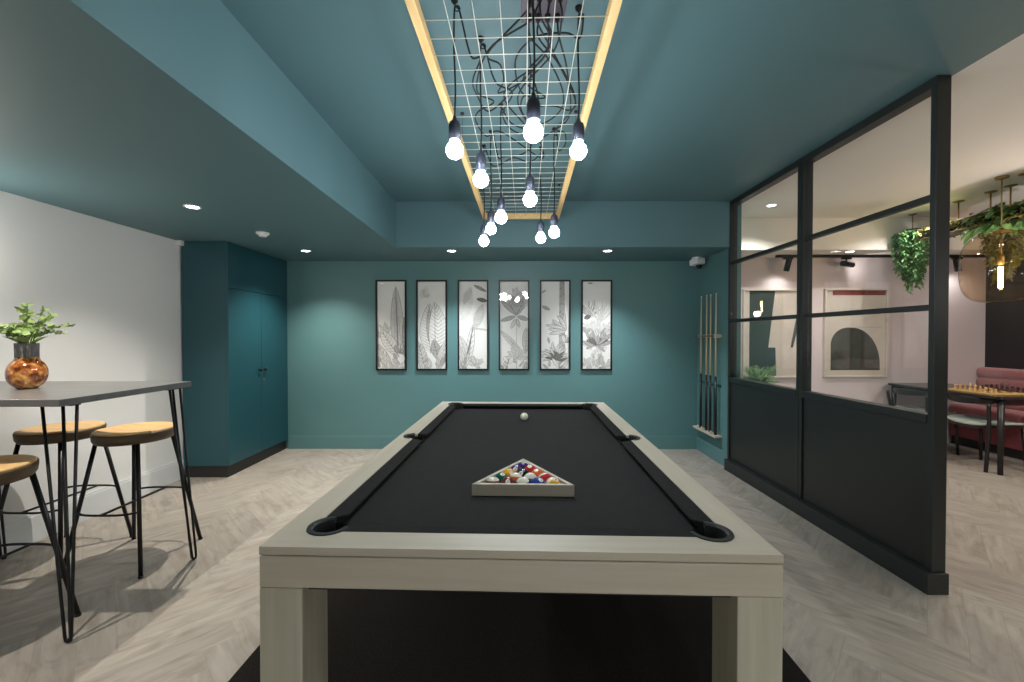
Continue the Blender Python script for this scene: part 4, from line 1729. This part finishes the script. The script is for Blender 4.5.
# ------------------------------------------------------------------ banquette
def banquette():
    y0, y1 = 2.9, YF2 - 0.018
    oy = (y0 + y1) / 2
    hl = (y1 - y0) / 2
    t = thing('banquette', 'long pink banquette with a channelled back against the charcoal wall', 'banquette', (XR, oy, 0))
    b = BM()
    # back: horizontal rolls, profile in x-z swept along y
    prof = [(-0.0008, 0.40)]
    zs = [0.46, 0.575, 0.69, 0.805, 0.915]
    prof2 = []
    for a, c in zip(zs, zs[1:]):
        for q in range(7):
            an = -PI / 2 + PI * q / 6
            prof2.append((-0.085 - 0.030 * math.cos(an), (a + c) / 2 + (c - a) / 2 * math.sin(an)))
    prof = [(-0.0008, 0.44), (-0.085, 0.44)] + prof2 + [(-0.06, 0.922), (-0.0008, 0.922)]
    A_ = [b.verts.new((x, -hl, z)) for x, z in prof]
    B_ = [b.verts.new((x, hl, z)) for x, z in prof]
    b.faces.new(A_)
    b.faces.new(B_[::-1])
    for i in range(len(prof)):
        j = (i + 1) % len(prof)
        f = b.faces.new((A_[i], B_[i], B_[j], A_[j]))
        f.smooth = 1 < i < len(prof) - 4
    obj('backrest', b, M_ROSE, t)
    for q in range(3):
        a = -hl + q * 2 * hl / 3
        part_box('seat_cushion', t, M_ROSE, -0.455, -0.118, a + 0.004, a + 2 * hl / 3 - 0.004, 0.355, 0.475, 0.028)
    part_box('seat_base', t, M_ROSED, -0.440, -0.0008, -hl, hl, 0.10, 0.354, 0.006)
    part_box('plinth', t, M_PLINTH, -0.41, -0.0008, -hl, hl, 0.0, 0.0995, 0.003)


banquette()


# ------------------------------------------------------------------ cafe table, chess set
def cafe_table():
    x0, x1, y0, y1 = 4.50, 5.19, 3.84, 5.03
    cx, cy = (x0 + x1) / 2, (y0 + y1) / 2
    t = thing('cafe_table', 'black wooden table carrying a chess set in front of the pink banquette', 'table', (cx, cy, 0))
    hx, hy = (x1 - x0) / 2, (y1 - y0) / 2
    z = 0.735
    b = BM()
    n = 6
    poly = []
    rc = 0.05
    for sx, sy, a0 in ((1, 1, 0), (-1, 1, 90), (-1, -1, 180), (1, -1, 270)):
        for q in range(n + 1):
            a = math.radians(a0 + 90 * q / n)
            poly.append((sx * (hx - rc) + rc * math.cos(a), sy * (hy - rc) + rc * math.sin(a)))
    prism(b, poly, z - 0.026, z)
    obj('table_top', b, M_EBTOP, t, bevel=0.003)
    b = BM()
    for xa, xb, ya, yb in ((-hx + .07, hx - .07, -hy + .05, -hy + .07), (-hx + .07, hx - .07, hy - .07, hy - .05), (-hx + .13, -hx + .15, -hy + .07, hy - .07), (hx - .07, hx - .05, -hy + .05, hy - .05)):
        box(b, xa, xb, ya, yb, z - 0.085, z - 0.0265)
    obj('apron', b, M_EBON, t, bevel=0.002)
    for sx in (-1, 1):
        for sy in (-1, 1):
            b = BM()
            tube(b, [(sx * (hx - 0.06), sy * (hy - 0.05), z - 0.0265), (sx * (hx - 0.055), sy * (hy - 0.045), 0.0)], [0.026, 0.019], 12)
            obj('leg', b, M_EBON, t)
    return z


ZTB = cafe_table()
CBX, CBY, CBS = 4.785, 4.19, 0.40
t = thing('chessboard', 'wooden chessboard lying on the black table by the banquette', 'chessboard', (CBX, CBY, ZTB + 0.0003))
b = BM()
box(b, -CBS / 2, CBS / 2, -CBS / 2, CBS / 2, 0, 0.016)
obj('board', b, M_MAPLE, t, bevel=0.002)
b = BM()
sq = 0.0455
for i in range(8):
    for j in range(8):
        if (i + j) % 2 == 0:
            x, y = (i - 3.5) * sq, (j - 3.5) * sq
            box(b, x - sq / 2, x + sq / 2, y - sq / 2, y + sq / 2, 0.0155, 0.0164)
o = obj('dark_squares', b, M_BWN, t)

PIECE = {
    'pawn': [(0, 0), (.014, 0), (.014, .004), (.010, .010), (.006, .022), (.009, .026), (.005, .028), (.0085, .034), (.0085, .038), (.005, .044), (0, .045)],
    'rook': [(0, 0), (.016, 0), (.016, .005), (.011, .012), (.0095, .034), (.0135, .040), (.0135, .052), (.009, .052), (.009, .047), (0, .047)],
    'bishop': [(0, 0), (.016, 0), (.016, .005), (.010, .013), (.006, .034), (.011, .039), (.006, .042), (.010, .050), (.009, .058), (.003, .067), (.004, .070), (0, .073)],
    'queen': [(0, 0), (.017, 0), (.017, .006), (.011, .015), (.007, .045), (.012, .051), (.007, .055), (.012, .072), (.008, .074), (.005, .078), (0, .080)],
    'king': [(0, 0), (.018, 0), (.018, .006), (.012, .016), (.008, .050), (.013, .056), (.008, .060), (.013, .078), (.009, .082), (.003, .084), (.003, .095), (0, .096)],
}


def piece_bm(kind):
    b = BM()
    if kind == 'knight':
        lathe(b, [(0, 0), (.016, 0), (.016, .005), (.012, .012), (.011, .018), (0, .018)], seg=16)
        prism(b, [(-.010, .018), (.010, .018), (.008, .034), (.016, .040), (.015, .048), (.004, .056), (.001, .063), (-.003, .057), (-.010, .048), (-.012, .034)], -0.006, 0.006, M=Matrix.Rotation(PI / 2, 4, 'X'))
    else:
        lathe(b, PIECE[kind], seg=16)
        if kind == 'king':
            box(b, -.006, .006, -.0015, .0015, .088, .0915)
    for v in b.verts:
        v.co.z *= 0.82
    return b


ORDER = ['rook', 'knight', 'bishop', 'queen', 'king', 'bishop', 'knight', 'rook']
for side, m, dark in ((1, M_PDARK, True), (-1, M_PLIGHT, False)):
    cn = 'dark brown' if dark else 'pale wood'
    where = 'facing the banquette side' if dark else 'facing the chair side'
    protos = {}
    for rank in (0, 1):
        for j in range(8):
            kind = ORDER[j] if rank == 0 else 'pawn'
            loc = (CBX + side * (3.5 - rank) * sq, CBY + (j - 3.5) * sq, ZTB + 0.0169)
            if kind in protos:
                o = protos[kind].copy()
                COL.objects.link(o)
                o.location = loc
            else:
                o = obj('chess_' + kind, piece_bm(kind), m, loc=loc)
                protos[kind] = o
                if kind == 'knight':
                    o.rotation_euler.z = PI if side > 0 else 0
            lb = {'pawn': '%s chess pawn in the front rank of its side on the chessboard', 'rook': '%s chess rook on a corner square of the chessboard',
                  'knight': '%s chess knight beside the corner rook on the chessboard', 'bishop': '%s chess bishop beside the king or queen on the chessboard',
                  'queen': '%s chess queen in the middle of the back rank', 'king': '%s chess king, tallest piece of its side on the board'}[kind] % cn
            tag(o, lb, 'chess piece', '%s chess pieces' % cn if kind not in ('queen', 'king') else '%s chess pieces' % cn)


# ------------------------------------------------------------------ cafe chairs
def cafe_chair(label):
    """Faces local +X: padded seat, four turned legs, low curved back rail on the rear legs."""
    t = thing('cafe_chair', label, 'chair', group='black chairs at the chess table')
    b = BM()
    poly = []
    for q in range(40):
        a = 2 * PI * q / 40
        c, s = math.cos(a), math.sin(a)
        poly.append((0.215 * abs(c) ** 0.55 * (1 if c > 0 else -1), (0.222 - 0.012 * c) * abs(s) ** 0.55 * (1 if s > 0 else -1)))
    prism(b, poly, 0.435, 0.458)
    for v in b.verts:
        v.co.z += 0.030 * (v.co.y / 0.22) ** 2 - 0.012
    obj('seat', b, M_SEATF, t, bevel=0.006)
    b = BM()
    poly2 = [(x * 0.97, y * 0.97) for x, y in poly]
    prism(b, poly2, 0.405, 0.4345)
    for v in b.verts:
        v.co.z += 0.030 * (v.co.y / 0.22) ** 2 - 0.012
    obj('seat_frame', b, M_EBON, t, bevel=0.004)
    for sy in (-1, 1):
        b = BM()
        tube(b, [(0.165, sy * 0.18, 0.43), (0.185, sy * 0.195, 0.0)], [0.018, 0.013], 12)
        obj('leg', b, M_EBON, t)
        b = BM()
        tube(b, smoothpath([(-0.215, sy * 0.205, 0.0), (-0.195, sy * 0.20, 0.25), (-0.190, sy * 0.205, 0.45), (-0.215, sy * 0.222, 0.66)], 5), 0.0155, 12)
        obj('leg', b, M_EBON, t)
    b = BM()
    pts = []
    for q in range(17):
        a = math.radians(126 + 108 * q / 16)
        pts.append((0.02 + 0.27 * math.cos(a), 0.250 * math.sin(a), 0.672))
    secs = []
    for i, p in enumerate(pts):
        d = Vector(pts[min(i + 1, 16)]) - Vector(pts[max(i - 1, 0)])
        n_ = d.cross(V(0, 0, 1)).normalized()
        hh = 0.018 + 0.018 * math.sin(PI * i / 16)
        secs.append([b.verts.new(Vector(p) + n_ * 0.011 * s1 + V(0, 0, hh * s2)) for s1, s2 in ((-1, -1), (1, -1), (1, 1), (-1, 1))])
    for A_, B_ in zip(secs, secs[1:]):
        for q in range(4):
            f = b.faces.new((A_[q], A_[(q + 1) % 4], B_[(q + 1) % 4], B_[q]))
    b.faces.new(secs[0]); b.faces.new(secs[-1][::-1])
    obj('back_rail', b, M_EBON, t, bevel=0.006)
    return t


c0 = cafe_chair('black chair with a pale seat at the near end of the chess table')
c0.location = (4.72, 4.165, 0)
c1 = dup(c0, (4.66, 4.72, 0), 0.06, 'black chair with a pale seat seen through the glass, nearer the pink wall')


# ------------------------------------------------------------------ hanging trough with trailing plants, vine, amber lamp
def vine_mesh(n, length, r0, seed, wide=1.0):
    bl, bs = BM(), BM()
    r = random.Random(seed)
    for s in range(n):
        a = r.uniform(0, 2 * PI)
        o_ = r.uniform(0.2, 1.0) * r0
        L = length * (1.0 - 0.55 * (o_ / r0)) * r.uniform(0.7, 1.0)
        p = [V(math.cos(a) * o_ * 0.4, math.sin(a) * o_ * 0.4 * wide, 0.02), V(math.cos(a) * o_, math.sin(a) * o_ * wide, -0.05)]
        for k in range(1, 4):
            p.append(V(math.cos(a) * o_ * (1 - 0.06 * k) + r.uniform(-.015, .015), math.sin(a) * o_ * wide * (1 - 0.06 * k) + r.uniform(-.015, .015), -0.05 - L * k / 3))
        pts = smoothpath(p, 9)
        tube(bs, pts, 0.0017, 5)
        for k in range(2, len(pts)):
            for q in range(2):
                b_ = r.uniform(0, 2 * PI)
                leaf(bl, pts[k], V(math.cos(b_), math.sin(b_), r.uniform(-0.9, 0.2)), V(r.uniform(-.3, .3), r.uniform(-.3, .3), 1), r.uniform(0.026, 0.05), r.uniform(0.014, 0.024), 0.4)
    return bl, bs


TX, TZZ = 4.20, 2.32
t = thing('hanging_planter_trough', 'long brass-railed planting trough hung from the cream ceiling', 'hanging planter', (TX, 3.61, TZZ))
b = BM()
hl = 0.63
for x in (-0.10, 0.10):
    for z in (-0.045, 0.05):
        tube(b, [(x, -hl, z), (x, hl, z)], 0.006, 8)
for y in (-hl, hl):
    tube(b, [(-0.10, y, -0.045), (0.10, y, -0.045), (0.10, y, 0.05), (-0.10, y, 0.05)], 0.006, 8, closed=True)
for i in range(13):
    y = -hl + i * 0.1
    for x in (-0.10, 0.10):
        tube(b, [(x, y, -0.045), (x, y + (0.05 if i % 2 else -0.0), 0.05)], 0.0022, 6)
obj('rail_frame', b, M_BRASS, t)
b = BM()
box(b, -0.088, 0.088, -hl + 0.01, hl - 0.01, -0.047, 0.03)
obj('trough', b, M_BLACK, t, bevel=0.003)
for x, y in ((-0.10, -0.26), (0.10, 0.01), (0.10, 0.16), (0.10, 0.43)):
    b = BM()
    tube(b, [(x, y, 0.045), (x, y, ZC - TZZ - 0.012)], 0.006, 8)
    rd = obj('hanging_rod', b, M_BRASS, t)
    b = BM()
    lathe(b, [(0, ZC - TZZ - 0.014), (0.012, ZC - TZZ - 0.014), (0.040, ZC - TZZ - 0.006), (0.042, ZC - TZZ - 0.0005), (0, ZC - TZZ - 0.0005)], (x, y, 0), 24)
    obj('ceiling_rose', b, M_BRASS, rd)

# low greenery along the trough
e = thing('trough_greenery', 'low olive greenery growing along the middle of the hanging trough', 'plant', (TX, 3.80, TZZ + 0.03))
bl = BM()
r = random.Random(17)
for i in range(1500):
    y = r.uniform(-0.42, 0.42)
    a = r.uniform(0, 2 * PI)
    leaf(bl, V(r.uniform(-.115, .115), y, r.uniform(-0.07, 0.03)), V(math.cos(a), math.sin(a), r.uniform(-0.6, 0.9)), V(0, 0, 1), r.uniform(0.025, 0.06), r.uniform(0.014, 0.028), 0.4)
obj('foliage', bl, M_GREEN3, e, recalc=False)

# big leafy plant at the near end
e = thing('trailing_foliage_plant', 'dense dark leafy plant spilling from the near end of the hanging trough', 'plant', (TX + 0.05, 3.56, TZZ + 0.04))
bl = BM()
r = random.Random(23)
for i in range(420):
    a = r.uniform(0, 2 * PI)
    rr = r.uniform(0.02, 0.24)
    leaf(bl, V(math.cos(a) * rr * 0.7, math.sin(a) * rr * 1.3, r.uniform(-0.08, 0.07) - rr * 0.15), V(math.cos(a), math.sin(a), r.uniform(-0.5, 0.6)), V(0, 0, 1), r.uniform(0.06, 0.12), r.uniform(0.035, 0.06), 0.5)
obj('leaves', bl, M_GREEN2, e, recalc=False)
bl, bs = vine_mesh(34, 0.62, 0.14, 31, 1.1)
for v in list(bl.verts) + list(bs.verts):
    v.co += V(0.27, 0.30, 0)
obj('trailing_stems', bs, M_STEM, e)
obj('trailing_leaves', bl, M_GREEN3, e, recalc=False)

# vine behind the glass
e = thing('hanging_vine', 'bright green vine hanging behind the glass at the far end of the trough', 'hanging plant', (4.27, 4.47, 2.42))
bl, bs = vine_mesh(46, 0.74, 0.17, 41)
for v in list(bl.verts) + list(bs.verts):
    if v.co.z > -0.05:
        v.co.x *= 1.15
obj('vine_stems', bs, M_STEM, e)
b = BM()
lathe(b, [(0, -0.07), (0.055, -0.07), (0.075, 0.015), (0.070, 0.015), (0.052, -0.06), (0, -0.06)], seg=28)
obj('pot', b, M_BLACK, e)
b = BM()
tube(b, [(0, 0, -0.062), (0, 0, ZC - 2.42 - 0.012)], 0.005, 8)
lathe(b, [(0, ZC - 2.42 - 0.014), (0.012, ZC - 2.42 - 0.014), (0.034, ZC - 2.42 - 0.006), (0.036, ZC - 2.42 - 0.0005), (0, ZC - 2.42 - 0.0005)], seg=24)
obj('hanging_rod', b, M_BRASS, e)
obj('vine_leaves', bl, M_GREEN2, e, recalc=False)


def amber_lamp():
    lx, ly, lz = 3.99, 3.42, 1.86
    t = thing('amber_glass_pendant', 'large barrel-shaped amber glass pendant lamp with a glowing filament bulb', 'pendant lamp', (lx, ly, lz))
    R, H = 0.238, 0.285
    prof = []
    for k in range(0, 21):
        a = -PI / 2 + PI * k / 20
        ca, sa = math.cos(a), math.sin(a)
        prof.append((R * abs(ca) ** 0.55, H * abs(sa) ** 0.70 * (1 if sa > 0 else -1)))
    prof = [p for p in prof if not (p[1] > 0 and p[0] < 0.06)]
    prof = [(0.0, prof[0][1])] + prof[1:] + [(0.055, H * 0.995)]
    inner = [(max(r_ - 0.004, 0), z * 0.985) for r_, z in prof][::-1]
    b = BM()
    lathe(b, prof, seg=56)
    obj('glass_shade', b, M_AMBGL, t)
    b = BM()
    lathe(b, [(0.0, H - 0.005), (0.062, H - 0.004), (0.062, H + 0.010), (0.02, H + 0.022), (0.008, H + 0.04), (0.0, H + 0.04)], seg=28)
    tube(b, [(0, 0, H + 0.03), (0, 0, ZC - lz - 0.015)], 0.0045, 8)
    lathe(b, [(0, ZC - lz - 0.02), (0.04, ZC - lz - 0.016), (0.042, ZC - lz - 0.0005), (0, ZC - lz - 0.0005)], seg=24)
    obj('stem', b, M_BRASS, t)
    b = BM()
    tube(b, [(0, 0, H - 0.006), (0, 0, 0.09)], 0.007, 8)
    lathe(b, [(0, 0.095), (0.02, 0.095), (0.021, 0.09), (0.021, 0.025), (0.0, 0.025)], seg=20)
    obj('lampholder', b, M_BRASS, t)
    b = BM()
    tube(b, [(0, 0, 0.024), (0, 0, -0.01), (0, 0, -0.17), (0, 0, -0.185)], [0.014, 0.020, 0.020, 0.012], 16)
    obj('bulb_glass', b, clear_glass('bulb_clear_glass', (0.98, 0.9, 0.75), 1.3), t)
    b = BM()
    for q in range(5):
        a = 2 * PI * q / 5
        tube(b, [(0.011 * math.cos(a), 0.011 * math.sin(a), 0.005), (0.011 * math.cos(a + .5), 0.011 * math.sin(a + .5), -0.165)], 0.0026, 6)
    o = obj('filament', b, M_FILA, t)
    o['label'] = 'glowing orange filaments'
    ld = bpy.data.lights.new('cafe_point_light', 'POINT')
    ld.energy = 9.0
    ld.color = (1.0, 0.90, 0.76)
    ld.shadow_soft_size = 0.02
    lo = bpy.data.objects.new('cafe_point_light', ld)
    COL.objects.link(lo)
    lo.location = (0, 0, -0.08)
    lo.parent = t


amber_lamp()
